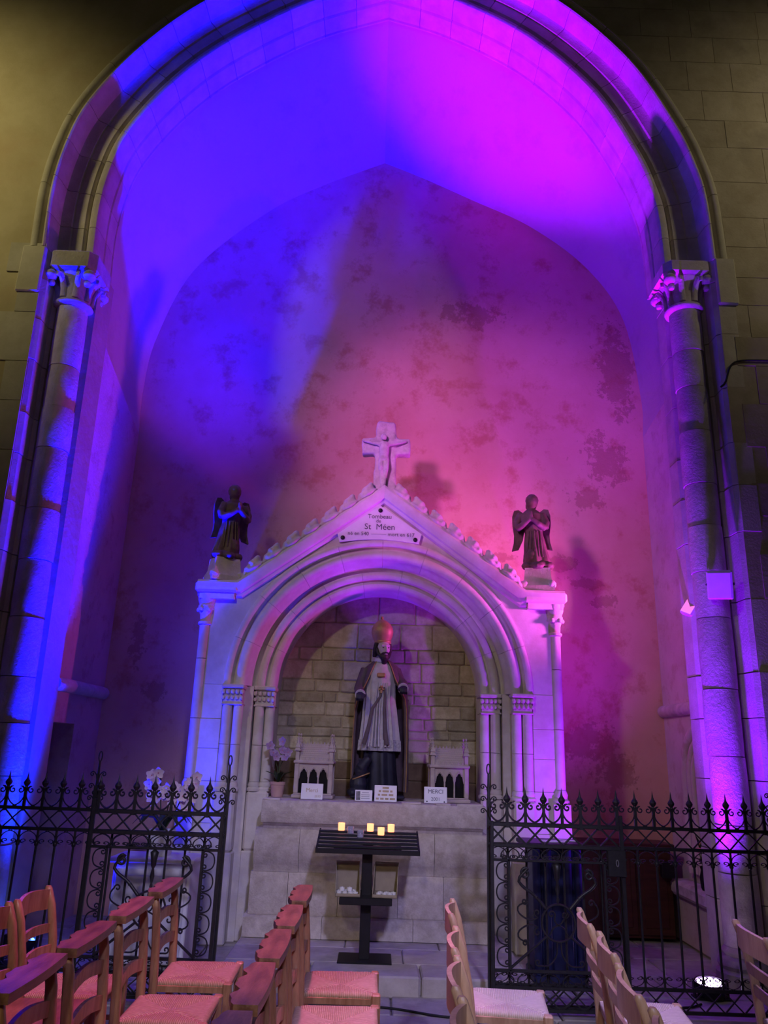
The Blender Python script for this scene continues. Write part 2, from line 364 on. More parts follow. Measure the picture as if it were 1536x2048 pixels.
M['wall_side'] = plaster('pale_side_limewash', (.60, .50, .46), (.70, .61, .56), (.52, .40, .31), (), 1.5)
M['wall_left'] = plaster('rose_side_limewash', (.58, .38, .36), (.66, .46, .43), (.48, .28, .24), (), 1.3)
M['vault'] = plaster('vault_limewash', (.54, .49, .52), (.58, .53, .56), (.48, .43, .46), (), .7)

# ================================================================== THE SETTING
APEX = -0.14
BL = catmull([(-2.93, 0, 6.1), (-2.95, 0, 6.76), (-2.90, 0, 7.25), (-2.78, 0, 7.68), (-2.46, 0, 8.24), (-2.05, 0, 8.74), (-1.54, 0, 9.17), (-.91, 0, 9.58), (APEX, 0, 9.90)], 66)
BR = catmull([(2.68, 0, 6.2), (2.66, 0, 6.85), (2.60, 0, 7.2), (2.45, 0, 7.66), (2.05, 0, 8.44), (1.38, 0, 9.15), (.55, 0, 9.65), (APEX, 0, 9.90)], 66)
def normals(P, side):
    out = []
    for i in range(len(P)):
        t = (P[min(i+1, len(P)-1)] - P[max(i-1, 0)]).normalized()
        n = Vector((-t.z, 0, t.x)) if side < 0 else Vector((t.z, 0, -t.x))
        out.append(n)
    k = out[-1]; out[-1] = Vector((0, 0, 1/max(.3, k.z)))
    out[0] = Vector((side, 0, 0)); return out
NL, NR = normals(BL, -1), normals(BR, 1)
def off(side, d): 
    P, Q = (BL, NL) if side < 0 else (BR, NR)
    return [p + q*d for p, q in zip(P, Q)]
jx = lambda side, x, z: x if side > 0 else -(x + .10 + .02*z)     # the left jamb leans outwards a little

# floor: earth bed with flagstones
floor = obj('floor', MB().box(-5, 5, -1.5, 9.0, -.12, -.022), M['dirt'], kind='structure')
y = 1.6; row = 0
while y < 8.3:
    h = random.choice((.42, .5, .56, .62)); h = min(h, 8.35-y); x = -3.3 + random.random()*.3
    while x < 3.4:
        w = random.uniform(.42, .85)
        if not (y > 6.05 and y + h < 7.3 and x > -1.05 and x + w < 1.12):
            t = random.uniform(-.004, .0)
            obj('flagstone', MB().cbox(x+.006, x+w-.006, y+.006, y+h-.006, -.03, t, .008), M['flag'], floor)
        x += w
    y += h; row += 1
# altar step
step = obj('altar_step', MB().box(-1.03, 1.10, 6.08, 7.45, -.02, .09), M['step'], kind='structure')
for x0, x1 in ((-1.06, -.42), (-.41, .36), (.37, 1.13)):
    obj('kerb_stone', MB().cbox(x0, x1-.004, 6.02, 6.36, -.02, .12, .012).jit(.006, 5), M['step'], step)
for x0, x1, y0, y1 in ((-1.06, -.5, 6.365, 6.8), (-.495, .25, 6.365, 6.8), (.255, 1.13, 6.365, 6.8), (-1.06, -.2, 6.805, 7.4), (-.195, .55, 6.805, 7.4), (.555, 1.13, 6.805, 7.4)):
    obj('step_slab', MB().cbox(x0, x1, y0, y1, .05, .12, .008), M['step'], step)

# nave wall on either side of the arch
def wall_poly(side, d):
    P = off(side, d); zs = P[0].z
    X = 5.2*side
    pts = [(X, -.02), (X, 11.6), (APEX, 11.6)] + [(p.x, p.z) for p in reversed(P)]
    xb = lambda z: jx(side, 3.08, z)
    return pts + [(xb(zs), zs-.001), (xb(0), -.02)]
walls = {}
for side, nm in ((-1, 'wall_front_left'), (1, 'wall_front_right')):
    mb = MB().xz(wall_poly(side, .46), 6.305, 6.58)
    P = off(side, .04)
    X = 5.2*side
    core = [(X, -.02), (X, 11.6), (APEX, 11.6)] + [(p.x, p.z) for p in reversed(P)] + [(jx(side, 2.80 if side > 0 else 2.67, 6), P[0].z-.001), (jx(side, 2.80 if side > 0 else 2.70, 0), -.02)]
    mb.xz(core, 6.62, 6.99)
    walls[side] = obj(nm, mb, M['nave'] if side < 0 else M['mortar'], kind='structure')
def hood_x(side, z, d=.53):
    P = off(side, d)
    if z <= P[0].z: return P[0].x
    for a, b in zip(P, P[1:]):
        if a.z <= z <= b.z: return a.x + (b.x-a.x)*(z-a.z)/max(1e-6, b.z-a.z)
    return APEX
# right: ashlar courses with recessed joints
z = 0.0; c = 0
while z < 10.4:
    h = random.choice((.30, .34, .38, .42)); z1 = z + h
    xs0 = max(3.20 + (.16 if c % 2 else 0), 0)
    lo0 = xs0 if z1 < 6.25 else hood_x(1, max(z, 6.25)) + .012
    lo1 = xs0 if z1 < 6.25 else hood_x(1, max(z1, 6.25)) + .012
    x = xs0 if z1 < 6.25 else min(lo0, lo1)
    first = True
    while x < 4.9:
        w = random.uniform(.38, .72); xe = x + w
        a0, a1 = (lo0, lo1) if first else (x, x)
        if xe < max(a0, a1) + .2: xe = max(a0, a1) + .3
        y0 = 6.301 - random.uniform(0, .004)
        mb = MB().xz([(a0, z+.0025), (xe-.005, z+.0025), (xe-.005, z1-.0025), (a1, z1-.0025)], y0, 6.35)
        obj('ashlar_block', mb, M['ashlar'], walls[1])
        x = xe; first = False
    z = z1; c += 1
# quoins beside the jambs, on both sides
for side in (-1, 1):
    z = 0.0; k = 0
    while z < 6.1:
        h = random.uniform(.34, .52); z1 = min(z + h, 6.14)
        e = .34 if k % 2 else .20
        if side > 0: e = .13 if k % 2 == 0 else .28
        xa0, xa1 = jx(side, 3.085, z), jx(side, 3.085, z1); xo0, xo1 = xa0 + side*e, xa1 + side*e
        if side > 0: xo0 = xo1 = 3.195 + (.16 if k % 2 else 0)
        if side < 0:
            mb = MB().xz([(xa0, z+.004), (xa1, z1-.004), (xo1, z1-.004), (xo0, z+.004)], 6.294-random.uniform(0, .006), 6.35)
            obj('quoin_stone', mb, M['quoin'], walls[side])
        z = z1; k += 1
    # impost block below the hood mould
    P = off(side, .47)[0]; 
    zi = 6.02 if side < 0 else 6.13
    xa, xb = jx(side, 3.08, 6), P.x + side*.12
    obj('impost_block', MB().cbox(min(xa, xb), max(xa, xb), 6.27, 6.36, zi-.42, zi+.08, .012).jit(.004, 7), M['quoin'], walls[side])
# jambs, stone by stone
PLAN = [(3.24, 6.302), (3.085, 6.302), (3.045, 6.335), (3.04, 6.49), (3.01, 6.515), (3.0, 6.72), (2.80, 6.75), (2.76, 6.79), (2.76, 6.985), (3.24, 6.985)]
for side in (-1, 1):
    z = -.02; 
    while z < 6.05:
        z1 = min(z + random.uniform(.36, .62), 6.08 if side < 0 else 6.2)
        if (6.08 if side < 0 else 6.2) - z1 < .2: z1 = 6.08 if side < 0 else 6.2
        dx = random.uniform(-.004, .004)
        r0 = [(jx(side, p[0]+dx, z), p[1]+dx, z+.004) for p in PLAN]; r1 = [(jx(side, p[0]+dx, z1), p[1]+dx, z1-.004) for p in PLAN]
        obj('jamb_stone', MB().rings([r0, r1]), M['jamb'], walls[side])
        z = z1
# moulded arch in two orders, voussoir by voussoir, with its hood
ORD = [(0, 7.0), (0, 6.985), (.022, 6.97), (0, 6.955), (0, 6.77), (.022, 6.75), (0, 6.73), (0, 6.565), (.004, 6.53), (.02, 6.507), (.05, 6.498), (.08, 6.507), (.096, 6.53), (.104, 6.575), (.118, 6.575),
       (.125, 6.535), (.14, 6.52), (.25, 6.515), (.262, 6.50), (.34, 6.495), (.362, 6.48), (.372, 6.345), (.388, 6.282), (.402, 6.272), (.418, 6.276), (.428, 6.30), (.43, 6.62), (.1, 6.99)]
HOOD = [(.425, 6.345), (.442, 6.34), (.455, 6.318), (.462, 6.293), (.477, 6.278), (.499, 6.272), (.522, 6.279), (.537, 6.294), (.542, 6.345), (.48, 6.37)]
arch = thing('moulded_arch', (APEX, 6.5, 6.1), 'great moulded pointed stone arch framing the chapel, lit blue and magenta', 'arch')
def sweep(side, prof, i0, i1, gap=.003):
    P, Q = (BL, NL) if side < 0 else (BR, NR); rs = []
    for i in range(i0, i1+1):
        p = P[i].copy(); t = (P[min(i+1, 65)] - P[max(i-1, 0)]).normalized()
        if i == i0: p += t*gap
        if i == i1 and i1 < 65: p -= t*gap
        rs.append([(p.x + Q[i].x*d, Y, p.z + Q[i].z*d) for d, Y in prof])
    return MB().rings(rs)
for side in (-1, 1):
    for i in range(0, 65, 5): wpart('voussoir', sweep(side, ORD, i, i+5), M['jamb'], arch, 38)
    cuts = [0, 9, 18, 26, 35, 44, 53, 65]
    for a, b in zip(cuts, cuts[1:]): wpart('hood_stone', sweep(side, HOOD, a, b), M['quoin'], arch, 45)

# chapel shell
FL = catmull([(-2.88, 0, 5.4), (-2.95, 0, 6.1), (-3.0, 0, 6.8), (-2.88, 0, 7.6), (-2.55, 0, 8.25), (-2.12, 0, 8.8), (-1.6, 0, 9.23), (-.95, 0, 9.64), (APEX, 0, 9.97)], 40)
FR = catmull([(3.0, 0, 5.4), (2.97, 0, 6.2), (2.88, 0, 6.9), (2.66, 0, 7.66), (2.2, 0, 8.46), (1.47, 0, 9.2), (.6, 0, 9.70), (APEX, 0, 9.97)], 40)
KL = catmull([(-2.88, 0, 5.0), (-2.9, 0, 5.6), (-2.82, 0, 6.3), (-2.46, 0, 7.27), (-1.65, 0, 8.12), (-.97, 0, 8.57), (APEX, 0, 8.98)], 40)
KR = catmull([(3.0, 0, 5.2), (3.01, 0, 5.69), (2.86, 0, 6.76), (2.43, 0, 7.49), (1.75, 0, 8.06), (1.04, 0, 8.42), (.4, 0, 8.74), (APEX, 0, 8.98)], 40)
YF, YB = 6.995, 8.3
rs = []
fullF = FL + FR[::-1][1:]; fullK = KL + KR[::-1][1:]
for k in range(9):
    t = k/8; tt = t
    rs.append([(a.x+(b.x-a.x)*tt, YF+(YB+.02-YF)*t, a.z+(b.z-a.z)*tt) for a, b in zip(fullF, fullK)])
obj('ceiling', MB().rings(rs, closed=False, caps=False), M['vault'], smooth=24, kind='structure')
obj('wall_back', MB().xz([(-3.1, -.02)] + [(-3.1, 5)] + [(p.x*1.02, p.z+.03) for p in fullK] + [(3.2, 5), (3.2, -.02)], YB, YB+.2), M['wall_back'], kind='structure')
wr = obj('wall_right', MB().add([(3.0, YF, -.02), (3.0, YB+.02, -.02), (3.0, YB+.02, 5.2), (3.0, YF, 5.4), (3.3, YF, -.02), (3.3, YB+.02, -.02), (3.3, YB+.02, 5.2), (3.3, YF, 5.4)],
    [(0, 1, 2, 3), (4, 7, 6, 5), (0, 4, 5, 1), (1, 5, 6, 2), (2, 6, 7, 3), (3, 7, 4, 0)]), M['wall_side'], kind='structure')
# left wall with a dark doorway
wl = MB()
wtop = lambda y: 5.43 - .4*(y-YF)/(YB-YF)
for y0, y1, z0 in ((YF, 7.02, -.02), (7.02, 7.62, 1.76), (7.62, YB+.02, -.02)):
    wl.add([(-2.88, y0, z0), (-2.88, y1, z0), (-2.88, y1, wtop(y1)), (-2.88, y0, wtop(y0)), (-3.3, y0, z0), (-3.3, y1, z0), (-3.3, y1, wtop(y1)), (-3.3, y0, wtop(y0))],
       [(0, 1, 2, 3), (4, 7, 6, 5), (0, 4, 5, 1), (1, 5, 6, 2), (2, 6, 7, 3), (3, 7, 4, 0)])
wlo = obj('wall_left', wl, M['wall_left'], kind='structure')
dr = obj('door_1', MB().box(-3.29, -3.22, 7.02, 7.62, 0, 1.76), M['darkwood'], kind='structure')
for y0 in (7.06, 7.25, 7.44): obj('door_plank', MB().cbox(-3.225, -3.205, y0-.035, y0+.15, .02, 1.75, .006), M['darkwood'], dr)
obj('door_post', MB().cbox(-3.0, -2.90, 7.02, 7.10, 0, 1.74, .01), M['jamb'], dr)
# torus string courses on the side walls
for side, X, nm in ((-1, -2.88, 'trim_1'), (1, 3.0, 'trim_2')):
    y = YF + .01; t = obj(nm, MB().box(X + (.0 if side > 0 else -.06), X + (.06 if side > 0 else 0), YF, YB, 2.06, 2.12), M['tombstone2'], kind='structure')
    yy = YF
    for L_ in (.42, .44, .44):
        mb = MB(); rs = []
        for Y in (yy+.003, yy+L_-.003): rs.append([(X - side*(.055+.062*math.cos(a)) + side*.05, Y, 2.09+.062*math.sin(a)) for a in [2*PI*k/14 for k in range(14)]])
        obj('moulding_stone', mb.rings(rs), M['tombstone2'], t, 50); yy += L_
# blind niche with moulded arch in the right wall
niche = thing('trim_3', (3.0, 7.36, .4), None, None); niche['kind'] = 'structure'
def archpath(r, z0, zc, n=16): 
    return [(-r, z0), (-r, zc)] + [(-r*math.cos(PI*k/n), zc + r*1.15*math.sin(PI*k/n)) for k in range(1, n)] + [(r, zc), (r, z0)]
for r_, w_, xo in ((.42, .06, .045), (.325, .045, .02), (.25, .035, .035)):
    P = archpath(r_, .62, 1.42); wpart('arch_roll', MB().tube([(2.995, 7.36+a, b) for a, b in P], w_, 8), M['wall_side'], niche, 60)
P = archpath(.22, .62, 1.42); wpart('niche_back', MB().yz([(7.36+a, b) for a, b in P], 2.988, 2.999), M['mortar'], niche)
wpart('sill', MB().cbox(2.80, 3.0, 6.99, 7.95, .42, .55, .03).jit(.01, 6), M['altar'], niche)
wpart('sill_support', MB().cbox(2.88, 3.0, 6.99, 8.28, 0.0, .42, .03).jit(.01, 5), M['wall_side'], niche)

# ------------------------------------------------------------------ columns
def column(side, label):
    zc0, zc1 = (5.60, 6.02) if side < 0 else (5.78, 6.14)
    cx = lambda z: jx(side, 2.86, z); cy = 6.56
    T = thing('column', (cx(0), cy, 0), label, 'column')
    wpart('column_base', MB().lathe([(.22, 0), (.22, .10), (.19, .12), (.205, .15), (.19, .19), (.15, .21), (.17, .24), (.145, .27)], (cx(0), cy, 0), 24), M['column'], T, 40)
    z = .27
    while z < zc0 - .02:
        z1 = min(z + random.uniform(.34, .60), zc0)
        if zc0 - z1 < .2: z1 = zc0
        r = .142 + random.uniform(-.004, .004); a = random.uniform(-.004, .004); n = 28; rs = []
        m = 4
        for q in range(m+1):
            zz = z + .003 + (z1-z-.006)*q/m; rr = r - (.003 if q in (0, m) else 0)
            rs.append([(cx(zz)+a+(rr+.004*mnoise.noise(Vector((math.cos(t)*3, math.sin(t)*3, zz*4))))*math.cos(t), cy+(rr+.004*mnoise.noise(Vector((math.cos(t)*3, math.sin(t)*3+9, zz*4))))*math.sin(t), zz) for t in [2*PI*k/n for k in range(n)]])
        wpart('column_drum', MB().rings(rs), M['column'], T, 50); z = z1
    X = cx(zc0)
    wpart('necking_ring', MB().lathe([(.145, -.015), (.175, 0), (.183, .02), (.175, .04), (.145, .055)], (X, cy, zc0-.02), 26), M['column'], T, 60)
    cap = wpart('capital', MB().lathe([(.14, .03), (.142, .10), (.15, .18), (.175, .25), (.21, .30), (.215, .315)], (X, cy, zc0), 24), M['column'], T, 50)
    for k in range(8):
        a = PI/8 + k*PI/4; d = Vector((math.cos(a), math.sin(a), 0))
        path = [Vector((X, cy, zc0)) + d*rr + Vector((0, 0, zz)) for rr, zz in ((.145, .05), (.155, .13), (.185, .21), (.225, .265), (.25, .25), (.245, .215))]
        wpart('crocket_leaf', MB().tube(path, lambda t: .034*(1-.45*t), 6, flat=.6), M['column'], cap, 60)
    for sx in (-1, 1):
        for sy in (-1, 1):
            wpart('corner_volute', MB().ball((X+sx*.185, cy+sy*.185, zc0+.245), .062, 10).ball((X+sx*.17, cy+sy*.17, zc0+.17), .035, 8), M['column'], cap, 60)
    o = .215; ch = .06; P = [(-o+ch, -o), (o-ch, -o), (o, -o+ch), (o, o-ch), (o-ch, o), (-o+ch, o), (-o, o-ch), (-o, -o+ch)]
    P2 = [(p[0]*1.12, p[1]*1.12) for p in P]
    z0 = zc0+.30
    wpart('abacus', MB().rings([[(X+p[0], cy+p[1], z0) for p in P], [(X+p[0], cy+p[1], z0+.02) for p in P2], [(X+p[0], cy+p[1], zc1+.06) for p in P2], [(X+p[0]*1.04, cy+p[1]*1.04, zc1+.08) for p in P]]), M['column'], T, 30)
    return T
column(-1, 'round stone column under left end of the arch, lit deep blue')
column(1, 'round stone column under right end of the arch, lit magenta')

# ================================================================== THE TOMB
tomb = thing('gabled_tomb', (0, 7.3, 0), 'pale carved stone gabled wall tomb with deep round arched recess', 'tomb')
ZC = 2.15
def ring_pts(r, a0, a1, n, x=0.0, zc=ZC): return [(x + r*math.cos(a0+(a1-a0)*k/n), zc + r*math.sin(a0+(a1-a0)*k/n)) for k in range(n+1)]
# spandrels (front skin over the arch), split at the crown
SL = 1.02/1.36      # gable slope
for side in (-1, 1):
    A = ring_pts(1.42, PI/2, 0, 18) if side > 0 else ring_pts(1.42, PI/2, PI, 18)
    poly = A + [(side*1.44, ZC), (side*1.64, ZC), (side*1.64, 3.03), (side*1.34, 3.05), (0, 4.05)]
    wpart('spandrel_stone', MB().xz(poly, 7.30, 7.42), M['tomb'], tomb)
    wpart('tomb_flank', MB().xz([(side*1.44, .0), (side*1.64, .0), (side*1.64, 3.05), (side*1.44, 3.05)], 7.44, 8.29), M['tomb'], tomb)
    # pier courses
    z = .0
    for z1 in (.52, .95, 1.30, 1.58, 1.84, 2.15):
        wpart('pier_block', MB().cbox(min(side*1.43, side*1.645), max(side*1.43, side*1.645), 7.298+random.uniform(-.003, .003), 7.46, z+.001, z1-.001, .004), M['tomb'], tomb); z = z1
    # corner shaft with its base and capital
    cx = side*1.665; cy = 7.32
    z = 1.32
    for z1 in (1.84, 2.38, 2.70):
        wpart('corner_shaft', MB().lathe([(.050, .003), (.050, z1-z-.003)], (cx, cy, z), 16), M['tomb'], tomb, 50); z = z1
    wpart('shaft_base', MB().box(cx-.075, cx+.075, cy-.07, cy+.08, .0, 1.20).lathe([(.075, 0), (.078, .03), (.06, .05), (.066, .08), (.05, .12)], (cx, cy, 1.2), 16), M['tomb'], tomb, 40)
    cp = wpart('shaft_capital', MB().lathe([(.048, 0), (.066, .01), (.066, .03), (.05, .04), (.055, .10), (.075, .16), (.08, .18), (.07, .2), (.085, .24), (.09, .30)], (cx, cy, 2.69), 16), M['tombstone2'], tomb, 40)
    for k in range(6):
        a = k*PI/3; wpart('capital_bud', MB().ball((cx+.07*math.cos(a), cy+.07*math.sin(a), 2.84), .026, 8), M['tombstone2'], cp, 60)
    wpart('gable_foot', MB().cbox(min(side*1.36, side*1.77), max(side*1.36, side*1.77), 7.20, 7.52, 3.0, 3.10, .02).box(min(side*1.4, side*1.73), max(side*1.4, side*1.73), 7.24, 7.5, 2.94, 3.01), M['tomb'], tomb)
# archivolts: two orders of roll mouldings, cut into voussoirs
ORD_A = [(1.44, 7.31), (1.435, 7.285), (1.415, 7.27), (1.39, 7.27), (1.372, 7.285), (1.368, 7.325), (1.355, 7.345), (1.34, 7.335), (1.325, 7.30), (1.30, 7.285), (1.27, 7.285), (1.245, 7.305), (1.235, 7.34), (1.225, 7.38), (1.205, 7.40), (1.19, 7.46), (1.2, 7.6), (1.44, 7.6)]
ORD_B = [(1.21, 7.46), (1.19, 7.455), (1.175, 7.48), (1.155, 7.49), (1.145, 7.45), (1.125, 7.435), (1.10, 7.435), (1.08, 7.45), (1.072, 7.49), (1.06, 7.50), (1.05, 7.48), (1.03, 7.465), (1.005, 7.47), (.985, 7.49), (.975, 7.53), (.97, 7.86), (1.21, 7.86)]
def archivolt(prof, a0, a1, n=4, gap=.0010):
    rs = []
    for k in range(n+1):
        a = a0 + gap + (a1-a0-2*gap)*k/n
        rs.append([(r*math.cos(a), Y, ZC + r*math.sin(a)) for r, Y in prof])
    return MB().rings(rs)
for prof, cuts in ((ORD_A, 10), (ORD_B, 9)):
    for k in range(cuts): wpart('arch_stone', archivolt(prof, PI*k/cuts, PI*(k+1)/cuts, 5), M['tomb'], tomb, 40)
# clustered shafts of the arch
for side in (-1, 1):
    for (x, Y, pr) in ((1.385, 7.325, 0), (1.285, 7.335, 0), (1.112, 7.485, 1), (1.015, 7.51, 1)):
        z = 1.30
        for z1 in (1.62, 1.97):
            wpart('arch_shaft', MB().lathe([(.046, .002), (.046, z1-z-.002)], (side*x, Y, z), 16), M['tomb'], tomb, 50); z = z1
        wpart('shaft_foot', MB().lathe([(.064, 0), (.066, .02), (.05, .035), (.056, .05), (.046, .08)], (side*x, Y, 1.22), 16), M['tomb'], tomb, 40)
    for (xa, xb, Y) in ((1.235, 1.44, 7.33), (.968, 1.165, 7.495)):
        mx = (xa+xb)/2
        cp = wpart('clustered_capital', MB().cbox(side*mx-.105, side*mx+.105, Y-.075, Y+.2, 2.115, 2.155, .01).cbox(side*mx-.098, side*mx+.098, Y-.055, Y+.2, 1.965, 1.985, .008).box(side*mx-.085, side*mx+.085, Y-.045, Y+.2, 1.98, 2.12), M['tombstone2'], tomb)
        for k in range(5):
            for zz, rr in ((2.085, .022), (2.03, .018)):
                xk = side*mx - .085 + .0425*k
                lf = MB().ball((xk, Y-.055, zz), rr, 8, 1, .9, 1.2); wpart('carved_leaf', lf, M['tombstone2'], cp, 60)
        wpart('shaft_plinth', MB().cbox(side*mx-.11, side*mx+.11, Y-.075, Y+.2, .0, .72, .012).cbox(side*mx-.10, side*mx+.10, Y-.065, Y+.2, .72, 1.22, .02), M['tomb'], tomb)
    # splay between the orders and the jamb backing
    wpart('jamb_backing', MB().box(min(side*.975, side*1.44), max(side*.975, side*1.44), 7.56, 7.86, .0, ZC).box(min(side*1.17, side*1.44), max(side*1.17, side*1.44), 7.42, 7.6, .0, ZC), M['tomb'], tomb)
# recess back wall stone by stone
rb = wpart('recess_back', MB().box(-1.1, 1.1, 7.862, 7.95, .9, 3.2), M['recess_mortar'], tomb)
z = 1.16; c = 0
for h in (.17, .17, .10, .12, .085, .11, .13, .10, .12, .19, .13, .26, .30, .30):
    x = -1.06 + random.uniform(-.15, 0); big = h > .16
    while x < 1.05:
        w = random.uniform(.30, .55) if big else random.uniform(.13, .34)
        d = random.uniform(0, .012)
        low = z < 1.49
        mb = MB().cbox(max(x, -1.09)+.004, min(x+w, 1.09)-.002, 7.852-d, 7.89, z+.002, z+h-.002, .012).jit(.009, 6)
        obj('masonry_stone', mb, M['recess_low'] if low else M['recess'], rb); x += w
    z += h; c += 1
# gable coping with crockets
PROF = [(-.10, 7.30), (-.085, 7.262), (-.06, 7.25), (-.05, 7.225), (-.01, 7.20), (.03, 7.195), (.055, 7.21), (.06, 7.46), (-.10, 7.46)]
def coping(path):
    rs = []
    for i, p in enumerate(path):
        p = Vector((p[0], 0, p[1]))
        ds = []
        if i > 0: ds.append((Vector((path[i][0]-path[i-1][0], 0, path[i][1]-path[i-1][1]))).normalized())
        if i < len(path)-1: ds.append((Vector((path[i+1][0]-path[i][0], 0, path[i+1][1]-path[i][1]))).normalized())
        ns = [Vector((-d.z, 0, d.x)) for d in ds]
        n = ns[0] if len(ns) == 1 else (ns[0]+ns[1])/(1+ns[0].dot(ns[1]))
        if path[i][0] == 0: n = Vector((0, 0, 1/ns[0].z)) if ns[0].z > 0 else n
        rs.append([(p.x+n.x*d, Y, p.z+n.z*d) for d, Y in PROF])
    return MB().rings(rs)
wpart('gable_coping', coping([(-1.75, 3.06), (-1.36, 3.06), (-.70, 3.545), (0, 4.06)]), M['tomb'], tomb, 30)
wpart('gable_coping', coping([(0, 4.06), (.70, 3.545), (1.36, 3.06), (1.75, 3.06)]), M['tomb'], tomb, 30)
def crocket():
    mb = MB()
    for (u, v, r, sx, sz) in ((-.075, .0, .034, 1.3, .8), (-.03, .022, .04, 1.2, .9), (.02, .04, .042, 1.1, 1), (.058, .05, .036, 1.0, 1.0), (.078, .066, .024, .9, .9), (.02, .0, .05, 1.9, .6), (-.09, -.01, .028, 1.2, .8)):
        mb.ball((u, 0, v), r, 8, sx, 1.5, sz)
    return fuse(mb, .011, 2)
ck = crocket(); ck.materials.append(M['tombstone2'])
for side in (-1, 1):
    for k in range(7):
        t = (k + .35)/7.3; x = 1.30*(1-t); zz = 3.06 + (1.36-x)*(1.0/1.36) + .085
        o = obj('crocket', ck, None, tomb); a = math.atan2(1.0, 1.36)
        o.scale = (-side*1.25, 1.3, 1.25); o.location = (side*x, -.03, zz); o.rotation_euler = (0, side*a, 0)
# marble plaque in the gable
plq = thing('inscribed_plaque', (-.04, 7.27, 3.56), 'five-sided white marble plaque with dark lettering set in the tomb gable', 'plaque')
poly = [(-.04, 3.93), (-.455, 3.645), (-.425, 3.545)] + [(-.425+.77*k/10, 3.545+.035*math.sin(PI*k/10)) for k in range(1, 10)] + [(.35, 3.545), (.375, 3.645)]
wpart('marble_slab', MB().xz(poly, 7.262, 7.30), M['marble'], plq)
for bx, bz in ((-.035, 3.875), (-.395, 3.585), (.315, 3.585)): wpart('bolt', MB().lathe([(.022, 0), (.022, .008), (.012, .014)], (0, 0, 0), 12).xf(Matrix.Translation((bx, 7.263, bz)) @ Matrix.Rotation(PI/2, 4, 'X')), M['black'], plq, 40)
def letter(body, size, x, Y, z, mat, parent, tilt=0, align='CENTER'):
    me = text_mesh(body, size, .0012, align); o = obj('lettering', me, mat, parent)
    o.rotation_euler = (PI/2 - tilt, 0, 0); o.location = Vector((x, Y, z)) - (parent.location if parent.type == 'EMPTY' else Vector()); return o
letter('Tombeau', .062, -.04, 7.2605, 3.812, M['greyletter'], plq); letter('de', .05, -.05, 7.2605, 3.765, M['greyletter'], plq)
letter('St', .085, -.155, 7.2605, 3.705, M['greyletter'], plq); letter('M\u00e9en', .085, .02, 7.2605, 3.705, M['greyletter'], plq)
letter('n\u00e9 en 540', .052, -.245, 7.2605, 3.632, M['greyletter'], plq); letter('mort en 617', .052, .175, 7.2605, 3.632, M['greyletter'], plq)
wpart('ruled_line', MB().box(-.12, .03, 7.2600, 7.2625, 3.628, 3.632), M['palegrey'], plq)

# ------------------------------------------------------------------ altar
altar = thing('stone_altar', (0, 7.0, .12), 'stone altar with thick chipped top slab and swelling body below the recess', 'altar')
sl = MB(); n = 48; rs = []
for k in range(n+1):
    x = -.955 + 1.905*k/n; ch = .012*max(0, mnoise.noise(Vector((x*7, 3, 1)))) + (.018*abs(mnoise.noise(Vector((x*16, 1, 1)))) if (x > .2 or x < -.75) else 0)
    rs.append([(x, 7.0+ch*.4, 1.0), (x, 6.985+ch*.5, 1.03), (x, 6.98, 1.15-ch), (x, 6.99+ch, 1.178-ch*.5), (x, 7.1, 1.18), (x, 7.87, 1.18), (x, 7.87, 1.0)])
wpart('altar_slab', sl.rings(rs), M['altar'], altar, 40)
for x0, x1 in ((.23, .40), (.52, .66), (.70, .93), (-.95, -.80)):
    wpart('mortar_crumbs', MB().cbox(x0, x1, 7.0, 7.08, 1.172, 1.192, .006).jit(.012, 22), M['tombstone2'], altar)
def altar_course(x0, x1, prof): return MB().rings([[(x, y, z) for y, z in prof] for x in [x0+.0015+(x1-x0-.003)*k/3 for k in range(4)]])
wpart('slab_moulding', altar_course(-.94, .93, [(7.30, 1.0), (7.01, 1.0), (7.02, .985), (7.05, .97), (7.06, .945), (7.30, .945)]), M['altar'], altar, 40)
BUL = [(7.35, .95), (7.07, .95), (7.035, .93), (7.01, .88), (7.0, .82), (7.01, .74), (7.04, .68), (7.07, .645), (7.075, .61), (7.35, .61)]
for x0, x1 in ((-1.0, -.62), (-.62, -.05), (-.05, .52), (.52, .97)): wpart('altar_stone', altar_course(x0, x1, BUL), M['altar'], altar, 40)
LOW = [(7.35, .608), (7.075, .608), (7.07, .60), (7.065, .30), (7.07, .285), (7.35, .285)]
for x0, x1 in ((-1.02, -.70), (-.70, -.28), (-.28, .22), (.22, .60), (.60, .99)): wpart('altar_stone', altar_course(x0, x1, LOW), M['altar'], altar, 40)
PLI = [(7.35, .283), (7.05, .283), (7.03, .27), (7.02, .125), (7.35, .125)]
for x0, x1 in ((-1.05, -.4), (-.4, .35), (.35, 1.02)): wpart('altar_plinth', altar_course(x0, x1, PLI), M['altar'], altar, 40)

# ------------------------------------------------------------------ crucifix on the gable
cr = thing('stone_crucifix', (-.02, 7.36, 4.02), 'rough pale stone crucifix standing on top of the gable', 'crucifix')
mb = MB(); mb.cbox(-.105, .11, 7.30, 7.44, 4.06, 4.86, .02); mb.v = [(v[0]*(1 + .10*(4.5-v[2])) - .005, v[1], v[2]) for v in mb.v]
mb.box(-.245, .245, 7.31, 7.43, 4.50, 4.675)
cm = fuse(mb, .014, 2); 
for v in cm.vertices:
    d = mnoise.noise_vector(v.co*9); v.co += d*.012
wpart('cross_shaft', cm, M['cross'], cr)
co = MB()
co.tube([(-.02, 7.27, 4.42), (-.02, 7.265, 4.48), (-.02, 7.262, 4.55), (-.02, 7.27, 4.60)], lambda t: .040+.012*math.sin(t*2.4), 10)
co.ball((-.028, 7.262, 4.66), .034, 10, 1, 1, 1.15)
